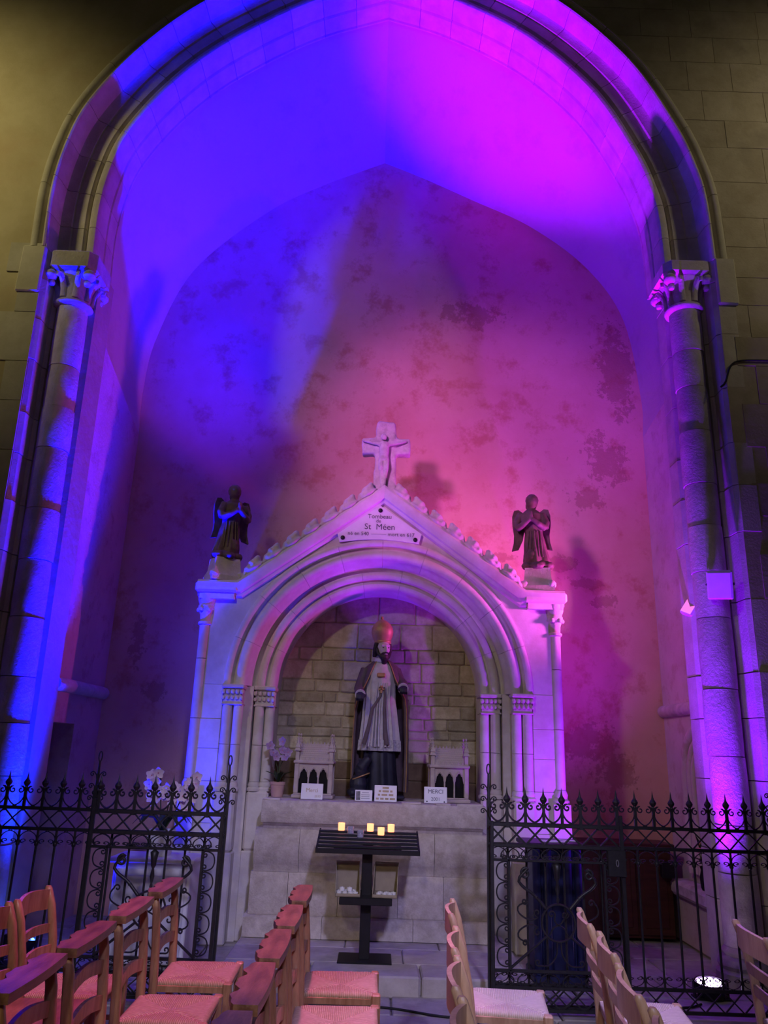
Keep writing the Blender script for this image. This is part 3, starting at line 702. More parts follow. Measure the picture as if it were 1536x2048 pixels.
for s_ in (-1, 1):
    co.tube([(-.02+s_*.045, 7.27, 4.585), (-.02+s_*.12, 7.275, 4.60), (-.02+s_*.205, 7.285, 4.625)], lambda t: .021-.006*t, 8)
    co.ball((-.02+s_*.215, 7.285, 4.63), .018, 8)
    co.tube([(-.02+s_*.024, 7.268, 4.43), (-.02+s_*.03, 7.245, 4.33), (-.02+s_*.016, 7.268, 4.22), (-.02+s_*.008, 7.262, 4.13)], lambda t: .030-.012*t, 8)
co.ball((-.02, 7.255, 4.12), .028, 8, 1, .8, 1.2); co.ball((-.02, 7.262, 4.43), .052, 10, 1.05, .8, .7)
wpart('corpus', fuse(co, .009, 2), M['cross'], cr)
wpart('cross_foot', MB().lathe([(.16, -.07), (.165, .0), (.15, .05), (.11, .085), (.06, .095)], (-.01, 7.40, 4.03), 20, 1, .6).jit(.012, 9), M['lichen'], cr, 50)

# ------------------------------------------------------------------ angels on the gable feet
def angel(x, lean, label, rz=0.0):
    A = thing('angel_statue', (x, 7.38, 3.122), label, 'statue', 'angels on the gable feet', rz)
    ped = MB(); r0 = [(-.16, -.14), (.16, -.14), (.16, .12), (-.16, .12)]
    ped.rings([[(a, b, 0) for a, b in r0], [(a, b, .05) for a, b in r0], [(a*.82, b*.82, .11) for a, b in r0], [(a*.75, b*.75, .23) for a, b in r0]])
    obj('pedestal', ped, M['tombstone2'], A, 20)
    for s_ in (-1, 1): obj('shell_ornament', MB().ball((s_*.13, -.11, .06), .05, 10, .9, .8, .9), M['tombstone2'], A, 60)
    obj('rock_base', fuse(MB().ball((0, 0, .27), .15, 12, 1, .8, .42).ball((-.09, -.05, .26), .07, 8, 1, 1, .7).ball((.10, -.04, .26), .07, 8, 1, 1, .7).ball((0, -.09, .25), .07, 8, 1, 1, .6), .012, 1), M['angel'], A)
    n = 28; rs = []
    for z, rx, ry, ox, oy, am in ((.25, .125, .105, 0, 0, .012), (.33, .125, .10, 0, -.005, .016), (.42, .108, .088, 0, -.005, .014), (.52, .100, .078, 0, 0, .010), (.60, .086, .07, 0, 0, .006), (.66, .092, .072, 0, -.004, .004), (.74, .112, .078, 0, 0, .003), (.80, .108, .07, 0, 0, 0), (.835, .07, .055, 0, 0, 0), (.86, .036, .036, 0, 0, 0)):
        rs.append([(ox+lean*(z-.25)*.08+(rx+am*math.sin(k*2*PI/n*7))*math.cos(2*PI*k/n), oy+(ry+am*math.sin(k*2*PI/n*7))*math.sin(2*PI*k/n), z) for k in range(n)])
    b = MB().rings(rs); lx = lean*.05
    b.tube([(lx, 0, .83), (lx, -.005, .89)], .036, 10); b.ball((lx+lean*-.012, -.012, .935), .068, 14, .92, 1, 1.2)
    b.ball((lx-lean*.012, -.072, .93), .012, 6); 
    for s_ in (-1, 1):
        b.tube([(lx+s_*.10, 0, .80), (lx+s_*.145, -.025, .70), (lx+s_*.135, -.045, .645)], lambda t: .044-.008*t, 10)
        b.tube([(lx+s_*.135, -.045, .645), (lx+s_*.07, -.11, .675), (lx+s_*.012, -.135, .72)], lambda t: .036-.012*t, 10)
        b.tube([(lx+s_*.010, -.135, .715), (lx+s_*.007, -.148, .76), (lx+s_*.006, -.15, .80)], lambda t: .017-.006*t, 8)
    b.ball((lx, -.075, .355), .055, 10, 1, .8, 1.5)
    body = obj('figure', fuse(b, .0075, 2), M['angel'], A)
    for k in range(5):
        a = -.75 + .375*k; pts = []
        for q in range(7):
            z = .34 + .045*q; pts.append((lx*.4+.105*math.sin(a)*(1.05-.05*q), -.102*math.cos(a)*(1.0-.045*q)-.004, z))
        obj('robe_fold', MB().tube(pts, .008, 6), M['angel'], body, 60)
    obj('hair', MB().ball((lx-lean*.012, .008, .952), .066, 12, 1.0, 1.0, 1.05).ball((lx, .03, .90), .05, 10, 1.1, .8, 1.2), M['angel'], body, 60)
    for s_ in (-1, 1):
        P = [(.0, .84), (.05, .875), (.095, .865), (.115, .80), (.115, .70), (.10, .60), (.105, .52), (.125, .44), (.06, .46), (.015, .56), (-.01, .70)]
        w = MB().prism(P, lambda p: (lx+s_*(.075+p[0]), .075-p[0]*.25, p[1]), lambda p: (lx+s_*(.075+p[0]), .105-p[0]*.25, p[1]))
        wo = obj('wing', w, M['angel'], A)
    return A
angel(-1.55, 1, 'dark carved praying angel at left foot of the gable', .55)
angel(1.53, -1, 'dark carved praying angel at right foot of the gable', -.22)

# ================================================================== THINGS ON THE ALTAR
ATOP = 1.18
def bishop():
    S = thing('bishop_statue', (.02, 7.52, ATOP), 'painted statue of a bearded bishop in gilt mitre and dark cope', 'statue')
    n = 40
    def robe(levels, folds, ph=0):
        rs = []
        for z, rx, ry, am, ox in levels:
            rs.append([(ox + (rx + am*math.sin(folds*t+ph) + am*.5*math.sin((folds*2-3)*t+1.3))*math.sin(t), -(ry + am*math.sin(folds*t+ph))*math.cos(t), z) for t in [2*PI*k/n for k in range(n)]])
        return MB().rings(rs)
    obj('ground_slab', MB().cbox(-.24, .25, -.19, .17, .012, .04, .012).jit(.008, 9), M['statue_black'], S)
    obj('cassock', robe([(.03, .15, .13, .012, .03), (.06, .155, .13, .014, .03), (.25, .145, .12, .012, .02), (.46, .14, .115, .008, .01), (.50, .12, .10, .004, .01)], 9), M['statue_black'], S, 60)
    for sx in (-.05, .09): obj('shoe', MB().ball((sx, -.15, .05), .05, 10, .8, 1.4, .55), M['statue_black'], S, 60)
    al = obj('surplice', robe([(.43, .178, .145, .024, .012), (.52, .172, .140, .024, .012), (.70, .155, .128, .020, .008), (.88, .142, .115, .014, .0), (1.00, .145, .11, .006, 0), (1.12, .155, .108, .003, 0), (1.20, .12, .085, 0, 0), (1.25, .06, .055, 0, 0)], 11, .6), M['statue_alb'], S, 60)
    obj('lace_hem', robe([(.425, .184, .151, .024, .012), (.52, .178, .146, .024, .012), (.525, .172, .14, .024, .012)], 11, .6), M['statue_lace'], al, 60)
    for sx, bx in ((-.045, -.135), (.03, .075)):
        pts = [(sx*.6+.02, -.128, 1.0), (sx*.5+.03, -.135, .92), (sx*.9+bx*.2, -.142, .80), (bx*.6+sx*.3, -.155, .64), (bx, -.163, .48)]
        obj('stole', MB().tube(pts, lambda t: .008+.016*t, 8, flat=.45), M['statue_cape'], S, 60)
    for k in range(7):
        a = -.6+.2*k; pts = [(.015+.10*math.sin(a), -.112*math.cos(a), 1.04), (.02+.12*math.sin(a)-.02, -.135*math.cos(a), .80), (.02+.165*math.sin(a)-.02, -.160*math.cos(a), .46)]
        obj('surplice_fold', MB().tube(pts, lambda t: .006+.006*t, 6), M['statue_alb'], al, 60)
    obj('collar', MB().lathe([(.062, 0), (.068, .02), (.06, .04)], (.0, -.012, 1.235), 16), M['statue_alb'], S, 60)
    obj('chest_clasp', MB().cbox(-.035, .045, -.132, -.110, 1.09, 1.13, .008).ball((.01, -.145, 1.0), .016, 8).cbox(.0, .02, -.148, -.135, .94, 1.0, .003).cbox(-.018, .038, -.148, -.135, .97, .985, .003), M['gilt'], S)
    # cope: an open shell hanging from the shoulders
    lv = [(1.262, .070, .065, .50), (1.24, .105, .085, .62), (1.19, .165, .115, .55), (1.08, .222, .14, .60), (.98, .245, .15, .80), (.90, .25, .155, 1.12), (.80, .25, .155, 1.28), (.55, .258, .15, 1.30), (.30, .262, .15, 1.28), (.10, .265, .15, 1.25), (.07, .262, .148, 1.25)]
    outer = []; inner = []; m = 34
    for z, rx, ry, op in lv:
        o_ = []; i_ = []
        for k in range(m+1):
            t = op + (2*PI-2*op)*k/m; am = .010*math.sin(9*t+1)*(1 if z < .9 else .25)
            o_.append((.015+(rx+am)*math.sin(t), .015-(ry+am)*math.cos(t), z)); i_.append((.015+(rx+am-.022)*math.sin(t), .015-(ry+am-.022)*math.cos(t), z))
        outer.append(o_ + i_[::-1])
    cope = obj('cope', MB().rings(outer), M['statue_cape'], S, 50)
    for idx in (0, m): obj('gilt_edging', MB().tube([outer[q][idx] for q in range(len(lv))], .005, 6), M['gilt'], cope, 60)
    for k in range(4, 11, 2): obj('cope_fold', MB().tube([outer[q][k] for q in range(5, len(lv))], .009, 6), M['statue_cape'], cope, 60)
    # arms with pale cuffs and dark gloved hands
    for s_, el, ha in ((-1, (-.20, -.06, .98), (-.185, -.19, .915)), (1, (.215, -.06, 1.03), (.215, -.185, .985))):
        ar = obj('sleeve', MB().tube([(s_*.14, 0, 1.16), ((s_*.14+el[0])/2, -.03, 1.07), el, (ha[0], ha[1]+.05, ha[2]+.005)], lambda t: .058-.012*t, 12), M['statue_cape'], S, 60)
        obj('cuff', MB().tube([(ha[0], ha[1]+.06, ha[2]+.01), (ha[0], ha[1]+.02, ha[2])], .050, 14), M['statue_alb'], ar, 60)
        hd = MB().ball((ha[0], ha[1]-.02, ha[2]), .036, 12, 1, 1.0, .85)
        for k in range(4):
            x = ha[0]-.027+.018*k; L = (.05, .06, .056, .044)[k]
            hd.tube([(x, ha[1]-.04, ha[2]+.01), (x, ha[1]-.04-L*.6, ha[2]-.002), (x, ha[1]-.04-L*.75, ha[2]-.035), (x, ha[1]-.03-L*.4, ha[2]-.05)], .0095, 8)
        hd.tube([(ha[0]-s_*.03, ha[1]-.01, ha[2]+.005), (ha[0]-s_*.05, ha[1]-.045, ha[2]-.005), (ha[0]-s_*.035, ha[1]-.07, ha[2]-.02)], .011, 8)
        obj('gloved_hand', fuse(hd, .005, 2), M['statue_black'], S)
    # head turned a little to the right
    H = MB().ball((0, 0, 0), .075, 20, .92, 1.08, 1.30).ball((0, -.055, -.045), .045, 12, 1, .8, 1).tube([(0, .015, -.05), (0, .02, -.15)], .045, 12)
    H.tube([(0, -.078, .02), (0, -.096, -.012), (0, -.088, -.026)], lambda t: .008+.006*t, 8)
    H.tube([(-.045, -.062, .028), (0, -.08, .03), (.045, -.062, .028)], .010, 8)
    for s_ in (-1, 1): H.ball((s_*.028, -.064, -.018), .022, 8, 1, .7, .9); H.ball((s_*.07, .005, -.0), .02, 8, .4, .8, 1.2)
    hm = fuse(H, .006, 2); rz = Matrix.Translation((.01, -.03, 1.37)) @ Matrix.Rotation(.45, 4, 'Z') @ Matrix.Rotation(.08, 4, 'X')
    hm.transform(rz); head = obj('head', hm, M['statue_face'], S)
    for s_ in (-1, 1): obj('eye', MB().ball((s_*.027, -.074, .008), .0085, 8, 1.3, .6, .7).xf(rz), M['statue_hair'], head, 60)
    bd = MB().ball((0, -.06, -.085), .045, 12, 1.0, .75, 1.15).ball((0, -.05, -.125), .028, 10, 1, .8, 1.2)
    for s_ in (-1, 1): bd.tube([(s_*.066, -.015, .0), (s_*.062, -.035, -.05), (s_*.035, -.06, -.085)], .018, 8); bd.tube([(0, -.09, -.037), (s_*.03, -.08, -.045), (s_*.045, -.062, -.062)], .009, 8)
    bm_ = fuse(bd, .006, 2); bm_.transform(rz); obj('beard', bm_, M['statue_hair'], head)
    obj('mouth', MB().ball((0, -.092, -.052), .010, 8, 1.4, .5, .5).xf(rz), M['statue_face'], head, 60)
    ha_ = MB().ball((0, .02, .01), .083, 14, .95, .95, 1.15)
    for s_ in (-1, 1): ha_.tube([(s_*.07, -.005, .05), (s_*.082, .0, -.02), (s_*.07, .02, -.085)], .022, 8)
    hm2 = fuse(ha_, .008, 2); hm2.transform(rz); obj('hair', hm2, M['statue_hair'], head)
    mt = MB().lathe([(.076, 0), (.082, .03), (.098, .07), (.106, .11), (.102, .15), (.082, .19), (.05, .218), (.02, .235), (.010, .24), (.016, .25), (.012, .265), (.0, .27)], (0, 0, 0), 24, 1, .86)
    mi = obj('mitre', mt.xf(Matrix.Translation((.01, -.025, 1.415)) @ Matrix.Rotation(-.06, 4, 'Y')), M['gilt'], S, 50)
    obj('mitre_band', MB().lathe([(.0765, 0), (.081, .01), (.0825, .028), (.079, .032)], (.01, -.025, 1.415), 24, 1, .88), M['gilt'], mi, 50)
    # dark beast crouching at his feet
    B = MB().ball((-.17, -.11, .13), .085, 12, 1, 1, 1.1).ball((-.15, -.13, .24), .065, 12, 1, .9, 1.2).tube([(-.15, -.14, .27), (-.105, -.15, .33), (-.075, -.155, .365)], lambda t: .055-.022*t, 10)
    B.ball((-.165, -.12, .335), .02, 8, .8, .8, 1.6).ball((-.22, -.15, .06), .045, 10, 1, 1.3, .8).ball((-.13, -.18, .055), .04, 10, 1, 1.3, .8).tube([(-.2, -.05, .09), (-.25, .0, .06), (-.22, .06, .05)], .03, 8)
    be = obj('beast', fuse(B, .008, 2), M['statue_black'], S)
    obj('gilt_collar', MB().tube([(-.152+.078*math.cos(a), -.128+.06*math.sin(a), .20+.03*math.cos(a)) for a in [2*PI*k/20 for k in range(20)]], .006, 6, closed=True), M['gilt'], be, 60)
    return S
bishop()

def reliquary():
    R = thing('shrine_model', (0, 0, 0), 'x', 'shrine model', 'gothic shrine models on the altar')
    W, Dp = .30, .17
    obj('shrine_base', MB().cbox(-.19, .19, -.115, .115, 0, .03, .006).cbox(-.175, .175, -.10, .10, .03, .042, .004), M['reliq'], R)
    obj('dark_interior', MB().box(-.14, .14, -.065, .08, .042, .29), M['darkhole'], R)
    for sx in (-1, 1):
        for sy in (-1, 1):
            bt = obj('corner_buttress', MB().cbox(sx*.155-.021, sx*.155+.021, sy*.075-.02, sy*.075+.02, .04, .305, .006), M['reliq'], R)
            pn = MB().box(sx*.155-.017, sx*.155+.017, sy*.075-.017, sy*.075+.017, .30, .40)
            for z0, r in ((.40, .030), (.43, .024)): pn.rings([[(sx*.155+a*r, sy*.075+b*r, z0) for a, b in ((-1, -1), (1, -1), (1, 1), (-1, 1))], [(sx*.155+a*r*.5, sy*.075+b*r*.5, z0+.035) for a, b in ((-1, -1), (1, -1), (1, 1), (-1, 1))]])
            pn.lathe([(.018, .45), (.004, .53), (.010, .535), (.010, .545), (.0, .556)], (sx*.155, sy*.075, 0), 6)
            for zz in (.46, .485, .51):
                for q in range(4): a = PI/4+q*PI/2; rr = .018*(1-(zz-.45)/.11)+.006; pn.ball((sx*.155+rr*math.cos(a), sy*.075+rr*math.sin(a), zz), .006, 6)
            obj('pinnacle', pn, M['reliq'], R)
    bw = .268/3
    for k in range(3):
        x0 = -.134+bw*k; xm = x0+bw/2; h = bw/2-.006
        arc = []
        for q in range(13):
            t = q/12; a = abs(2*t-1); xx = -h + 2*h*t; zz = .165 + .082*math.sqrt(max(0, 1-a**1.6)); cus = .012*math.exp(-((a-.45)/.10)**2)
            arc.append((xm+xx, zz-cus))
        obj('tracery_panel', MB().xz([(x0, .295), (x0, .16)] + arc + [(x0+bw, .16), (x0+bw, .295)], -.082, -.068), M['reliq'], R)
        obj('arch_mould', MB().tube([(a, -.084, b+.014) for a, b in arc], .005, 6), M['reliq'], R, 60)
        if k: obj('mullion', MB().cbox(x0-.007, x0+.007, -.088, -.066, .042, .20, .003), M['reliq'], R)
    obj('side_wall', MB().box(-.145, -.138, -.07, .08, .042, .3).box(.138, .145, -.07, .08, .042, .3).box(-.145, .145, .075, .085, .042, .3), M['reliq'], R)
    obj('cornice', MB().cbox(-.185, .185, -.108, .108, .293, .318, .006), M['reliq'], R)
    cr_ = MB()
    for k in range(7):
        x = -.12+.04*k; cr_.xz([(x-.018, .318), (x+.018, .318), (x+.006, .335), (x, .352), (x-.006, .335)], -.098, -.088)
    obj('eaves_cresting', cr_, M['reliq'], R)
    rf = obj('shrine_roof', MB().yz([(-.088, .318), (.088, .318), (0, .462)], -.135, .135), M['reliq'], R)
    me = MB().cbox(-.0085, .0085, -.006, .006, -.002, .003, .0015).mesh('tile'); me.materials.append(M['reliq'])
    a = math.atan2(.144, .088)
    for r in range(8):
        for k in range(14):
            t = (r+.5)/8; x = -.124 + .0185*k + (.009 if r % 2 else 0)
            if x > .13: continue
            o = obj('roof_tile', me, None, rf); o.location = (x, -.088+.088*t, .318+.144*t); o.rotation_euler = (a, 0, 0)
    rc = MB()
    for k in range(8): x = -.112+.032*k; rc.xz([(x-.013, .458), (x+.013, .458), (x+.005, .472), (x, .485), (x-.005, .472)], -.004, .004)
    obj('ridge_cresting', rc, M['reliq'], R)
    return R
r1 = reliquary(); r1['label'] = 'small gothic shrine model on altar beside the potted lilac flowers'; r1.location = (-.55, 7.36, ATOP+.004); r1.rotation_euler = (0, 0, -.05); r1.scale = (.98, 1, 1)
r2 = copy_tree(r1, None, 'small gothic shrine model standing behind the MERCI plaque'); r2.location = (.66, 7.36, ATOP+.004); r2.rotation_euler = (0, 0, .06)

def plaque(x, w, h, label, tilt=.16, y=7.10):
    P = thing('votive_plaque', (x, y, ATOP+.002), label, 'plaque', 'plaques along the altar edge')
    P.rotation_euler = (-tilt, 0, 0)
    obj('plate', MB().cbox(-w/2, w/2, 0, .014, 0.004, h, .003), M['marble'], P)
    return P
def pl(body, size, x, z, mat, P):
    o = obj('lettering', text_mesh(body, size, .001), mat, P); o.rotation_euler = (PI/2, 0, 0); o.location = (x, -.0012, z)
p = plaque(-.545, .19, .135, 'white marble plaque reading Merci in front of left shrine model'); pl('Merci', .046, .0, .078, M['giltletter'], p); pl('2010', .026, .05, .03, M['giltletter'], p)
p = plaque(.53, .20, .140, 'white plaque with capital letters MERCI 2001 and two screw heads'); pl('MERCI', .048, 0, .100, M['greyletter'], p); pl('2001', .040, 0, .038, M['greyletter'], p)
for sx in (-.075, .075): obj('screw', MB().lathe([(.006, 0), (.006, .004)], (0, 0, 0), 8).xf(Matrix.Translation((sx, 0, .018)) @ Matrix.Rotation(PI/2, 4, 'X')), M['black'], p)
p = plaque(.095, .195, .140, 'white plaque with four faint gilt lines at the statue foot')
for zz, ws in ((.118, (.055,)), (.090, (.02, .055, .02)), (.060, (.02, .05, .04)), (.028, (.025, .03, .03, .045))):
    x = -sum(ws)/2 - .006*(len(ws)-1)
    for w in ws: obj('gilt_word', MB().box(x, x+w, -.0012, 0, zz-.008, zz+.008), M['giltletter'], p); x += w+.012
p = plaque(-.095, .150, .095, 'small white card with portrait and printed lines beside bishop statue')
obj('portrait', MB().box(-.066, -.030, -.0012, 0, .012, .084), M['photo'], p)
for zz, w in ((.074, .06), (.056, .075), (.042, .07), (.026, .075)): obj('printed_line', MB().box(.015-w/2, .015+w/2, -.001, 0, zz-.003, zz+.003), M['palegrey'], p)

def petal(L, W, curl=.3):
    rs = []
    for i in range(6):
        t = i/5; w = W*math.sin(PI*min(.97, .08+t*.9))**.7; z = curl*L*t*t
        rs.append([(-w, L*t, z+.15*W), (0, L*t, z-.1*W), (w, L*t, z+.15*W)])
    mb = MB().rings(rs, closed=False, caps=False); o = len(mb.v)
    mb.v += [(a, b, c-.002) for a, b, c in mb.v]; fs = [tuple(i+o for i in f[::-1]) for f in mb.f]; mb.f += fs
    return mb
def blossom(parent, c, r, mat, face, nP=5, heart=None):
    c = Vector(c); q = Vector(face).to_track_quat('Z', 'Y').to_matrix().to_4x4()
    fl = obj('blossom', MB().ball(c, r*.16, 8), heart or M['petalc'], parent, 60)
    me = petal(r, r*.46).mesh('petal', 60); me.materials.append(mat)
    for k in range(nP):
        o = obj('petal', me, None, fl); o.matrix_local = Matrix.Translation(c) @ q @ Matrix.Rotation(2*PI*k/nP + random.uniform(-.2, .2), 4, 'Z')
    return fl
def leaf(parent, pts, w):
    P = [Vector(p) for p in pts]; rs = []
    for i, p in enumerate(P):
        t = i/(len(P)-1); ww = w*math.sin(PI*(.12+.85*t)); d = (P[min(i+1, len(P)-1)]-P[max(i-1, 0)]).normalized(); s_ = d.cross(Vector((0, 0, 1)))
        s_ = s_.normalized() if s_.length > .01 else Vector((1, 0, 0))
        rs.append([tuple(p-s_*ww), tuple(p+Vector((0, 0, -.2*ww))), tuple(p+s_*ww), tuple(p+Vector((0, 0, -.2*ww-.004)))])
    return obj('leaf', MB().rings(rs), M['leaf'], parent, 60)
op = thing('potted_orchid', (-.875, 7.34, ATOP+.003), 'lilac artificial orchid in pink clay pot at left end of altar', 'potted plant')
obj('flower_pot', MB().lathe([(.048, 0), (.052, .01), (.064, .10), (.070, .105), (.070, .125), (.060, .128), (.055, .10)], (0, 0, 0), 20), M['pot'], op, 40)
obj('soil', MB().lathe([(.056, 0), (.05, .006)], (0, 0, .105), 12), M['dirt'], op)
for a, L in ((.3, .12), (2.0, .13), (3.6, .12), (5.1, .13)):
    leaf(op, [(0, 0, .12), (L*.4*math.cos(a), L*.4*math.sin(a), .20), (L*math.cos(a), L*math.sin(a), .22)], .022)
for tip in ((.02, -.02, .46), (-.08, -.03, .40), (.07, -.03, .37)): obj('stalk', MB().tube(catmull([(0, 0, .11), (tip[0]*.2, 0, .26), tip], 8), .004, 6), M['stem'], op, 60)
for c in ((.025, -.04, .475), (-.085, -.05, .435), (-.05, -.05, .375), (.03, -.05, .40), (.08, -.05, .385), (-.02, -.055, .345), (.06, -.055, .34)): blossom(op, c, .042, M['petalp'], (random.uniform(-.5, .5), -1, random.uniform(-.1, .4)))

# ================================================================== CANDLE STAND
CS = thing('candle_stand', (-.04, 6.45, .12), 'black steel votive candle stand with sloping slatted tray before altar', 'candle stand')
wpart('base_plate', MB().cbox(-.235, .165, 6.30, 6.60, .12, .132, .004), M['black'], CS)
wpart('post', MB().cbox(-.078, .0, 6.405, 6.465, .13, .92, .004), M['black'], CS)
for k in range(6):
    y0 = 6.26+.062*k; z0 = .885+.020*k
    wpart('tray_tier', MB().cbox(-.43, .355, y0, y0+.060, z0-.012, z0+.006, .003), M['black'], CS)
for x in (-.43, .343): wpart('tray_side', MB().yz([(6.255, .862), (6.255, .892), (6.64, 1.0), (6.64, .975)], x, x+.012), M['black'], CS)
wpart('tray_front_lip', MB().cbox(-.43, .355, 6.250, 6.258, .862, .897, .002), M['black'], CS)
wpart('tray_support', MB().box(-.3, .22, 6.38, 6.50, .86, .90), M['black'], CS)
wpart('box_shelf', MB().cbox(-.235, .155, 6.26, 6.62, .515, .565, .004), M['black'], CS)
def cardbox(x0, x1, label, rz):
    xm = (x0+x1)/2; w = (x1-x0)/2
    B = thing('cardboard_box', (xm, 6.42, .567), label, 'box', 'boxes on the candle stand shelf', rz)
    obj('box_floor', MB().box(-w, w, -.15, .14, 0, .006), M['card'], B)
    obj('side_panel', MB().yz([(-.15, 0), (.14, 0), (.14, .21), (.06, .20), (-.15, .025)], -w, -w+.005), M['card'], B)
    obj('side_panel', MB().yz([(-.15, 0), (.14, 0), (.14, .21), (.06, .20), (-.15, .025)], w-.005, w), M['card'], B)
    obj('back_panel', MB().box(-w, w, .135, .14, 0, .21), M['card'], B)
    obj('front_panel', MB().box(-w, w, -.15, -.145, 0, .022), M['card'], B)
    return B
cardbox(-.275, -.09, 'open cardboard box of white tealights left of stand post', .05)
cardbox(.015, .20, 'open cardboard box of white tealights right of stand post', -.06)
tl = MB().lathe([(.019, 0), (.020, .002), (.020, .022), (.017, .024), (.004, .022), (.003, .028), (0, .028)], (0, 0, 0), 14).mesh('tealight', 40); tl.materials.append(M['wax'])
k = 0
for bx, rows in ((-.185, ((-.055, -.11, 0), (-.012, -.115, 0), (.030, -.11, 0), (.066, -.11, 0), (-.06, -.065, 0), (-.016, -.065, 0), (.03, -.065, 0), (-.035, -.09, .026), (.022, -.088, .026), (-.05, -.02, 0), (0, -.02, 0), (.05, -.03, 0))), (.105, ((-.05, -.11, 0), (-.008, -.112, 0), (.034, -.11, 0), (.06, -.07, 0), (-.04, -.065, 0), (.01, -.068, 0)))):
    for dx, dy, dz in rows:
        o = obj('tealight', tl, None, None, None, (bx+dx, 6.42+dy, .5735+dz))
        pos = ('front' if dy < -.09 else 'middle' if dy < -.04 else 'back') if dz == 0 else 'upper'; lr = 'left end' if dx < -.03 else 'centre' if dx < .02 else 'right of centre' if dx < .05 else 'right end'
        tag(o, 'white tealight in %s cardboard box, %s layer, %s' % ('left' if bx < 0 else 'right', pos, lr) if dz else 'white tealight in %s cardboard box, %s row, %s' % ('left' if bx < 0 else 'right', pos, lr), 'candle', 'tealights in the left box' if bx < 0 else 'tealights in the right box'); k += 1
def votive(x, tier, lit, label):
    y = 6.26+.062*tier+.03; z = .885+.020*tier+.006
    V = thing('votive_candle', (x, y, z+.001), label, 'candle', 'votive candles on the stand tray')
    if lit:
        obj('glass_cup', MB().lathe([(.024, 0), (.026, .004), (.027, .056), (.0245, .056), (.0235, .006)], (0, 0, 0), 16), M['glass_red'], V, 40)
        obj('flame', MB().lathe([(.001, .028), (.006, .036), (.004, .046), (0, .056)], (0, 0, 0), 8), M['flame'], V, 60)
        obj('wax', MB().lathe([(.022, .005), (.022, .024), (.0, .024)], (0, 0, 0), 12), M['wax'], V, 40)
    else:
        obj('glass_cup', MB().lathe([(.024, 0), (.026, .004), (.027, .056), (.0245, .056), (.0235, .006), (0, .005)], (0, 0, 0), 16), M['glass'], V, 40)
        obj('wax', MB().lathe([(.021, .007), (.021, .028), (.003, .028), (.002, .038), (0, .038)], (0, 0, 0), 12), M['wax'], V, 40)
votive(-.255, 5, 1, 'lit glowing votive candle at left end of the back row')
votive(-.18, 4, 0, 'unlit clear glass votive candle right beside leftmost lit one')
votive(-.10, 3, 0, 'unlit clear glass votive candle standing lowest on the tray')
votive(-.025, 5, 1, 'lit votive candle in middle of the tray back row')
votive(.06, 4, 1, 'lit votive candle one row forward between two others')
votive(.14, 5, 1, 'lit votive candle at right end of the back row')

# ================================================================== WROUGHT IRON RAILING AND GATES
BAY = .128
def P3(pts, y=0.0): return [(a, y, b) for a, b in pts]
def smooth2(pts, n): return [(v.x, v.z) for v in catmull([(a, 0, b) for a, b in pts], n)]
def mk(mb, name, sm=60):
    me = mb.mesh(name, sm); me.materials.append(M['iron']); return me
IR = {}
IR['spear'] = mk(MB().box(-.009, .009, -.009, .009, 0, .15).lathe([(.008, .145), (.013, .152), (.010, .16), (.021, .174), (.025, .186), (.019, .198), (.011, .208), (.007, .22), (0, .268)], (0, 0, 0), 8), 'spear', 40)
def heart(w):
    c = (.215*w, .108); half = spiral(c, .006, .024, -PI*1.7, PI*.5, 16) + [(.36*w, .127), (.46*w, .095), (.43*w, .062), (.30*w, .033), (.10*w, .012), (-.10*w, .003)]
    h = half[:17] + smooth2([half[16]] + half[17:], 14)[1:]
    return MB().tube(P3(h), .0046, 6).tube(P3([(-a, b) for a, b in h], .0), .0046, 6)
IR['heart'] = mk(heart(BAY), 'heart_scroll')
IR['diag'] = mk(MB().tube([(-BAY/2, 0, 0), (BAY/2, 0, .125)], .0058, 4), 'diagonal')
IR['bar'] = mk(MB().tube([(0, 0, 0), (0, 0, .86)], .0078, 8).lathe([(.008, .745), (.015, .755), (.015, .77), (.008, .78)], (0, 0, 0), 8), 'bar')
c_h = .128
def cscroll():
    a = spiral((.030, .026), .005, .020, PI*1.9, -PI*.35, 14); 
    top = [(x, c_h-z) for x, z in a]
    mid = smooth2([a[-1], (.018, .004), (-.022, .022), (-.036, .064), (-.022, .106), (.018, .124), top[-1]], 18)
    return MB().tube(P3(a + mid[1:-1] + top[::-1]), .0048, 6)
IR['cscroll'] = mk(cscroll(), 'c_scroll')
def finial():
    mb = MB().box(-.014, .014, -.014, .014, 0, 1.30).tube([(0, 0, 1.30), (0, 0, 1.47)], lambda t: .012-.005*t, 6)
    return mb
IR['post'] = mk(finial(), 'post', 30)
IR['loop'] = mk(MB().tube([(.012*math.sin(a), 0, 1.505-.034*math.cos(a)) for a in [2*PI*k/14 for k in range(14)]], .0045, 6, closed=True), 'loop')
def curlpair(z, s_):
    h = [(.006, z-.03), (.012, z+.0), (.026, z+.018)] + spiral((.040, z+.006), .018, .004, PI*.75, -PI*1.5, 12)
    return MB().tube(P3(h), .0045, 6).tube(P3([(-a, b) for a, b in h]), .0045, 6)
for i, z in enumerate((1.22, 1.30, 1.38)): IR['curl%d' % i] = mk(curlpair(z, 1), 'finial_curls')
def piece(name, key, parent, loc, scale=None, rot=None):
    o = obj(name, IR[key], None, parent); o.location = loc
    if scale: o.scale = scale
    if rot: o.rotation_euler = rot
    return o
def rail(parent, x0, x1, z, h=.022, d=.016, name='rail'): return obj(name, MB().cbox(x0, x1, -d/2, d/2, z-h/2, z+h/2, .003), M['iron'], parent)
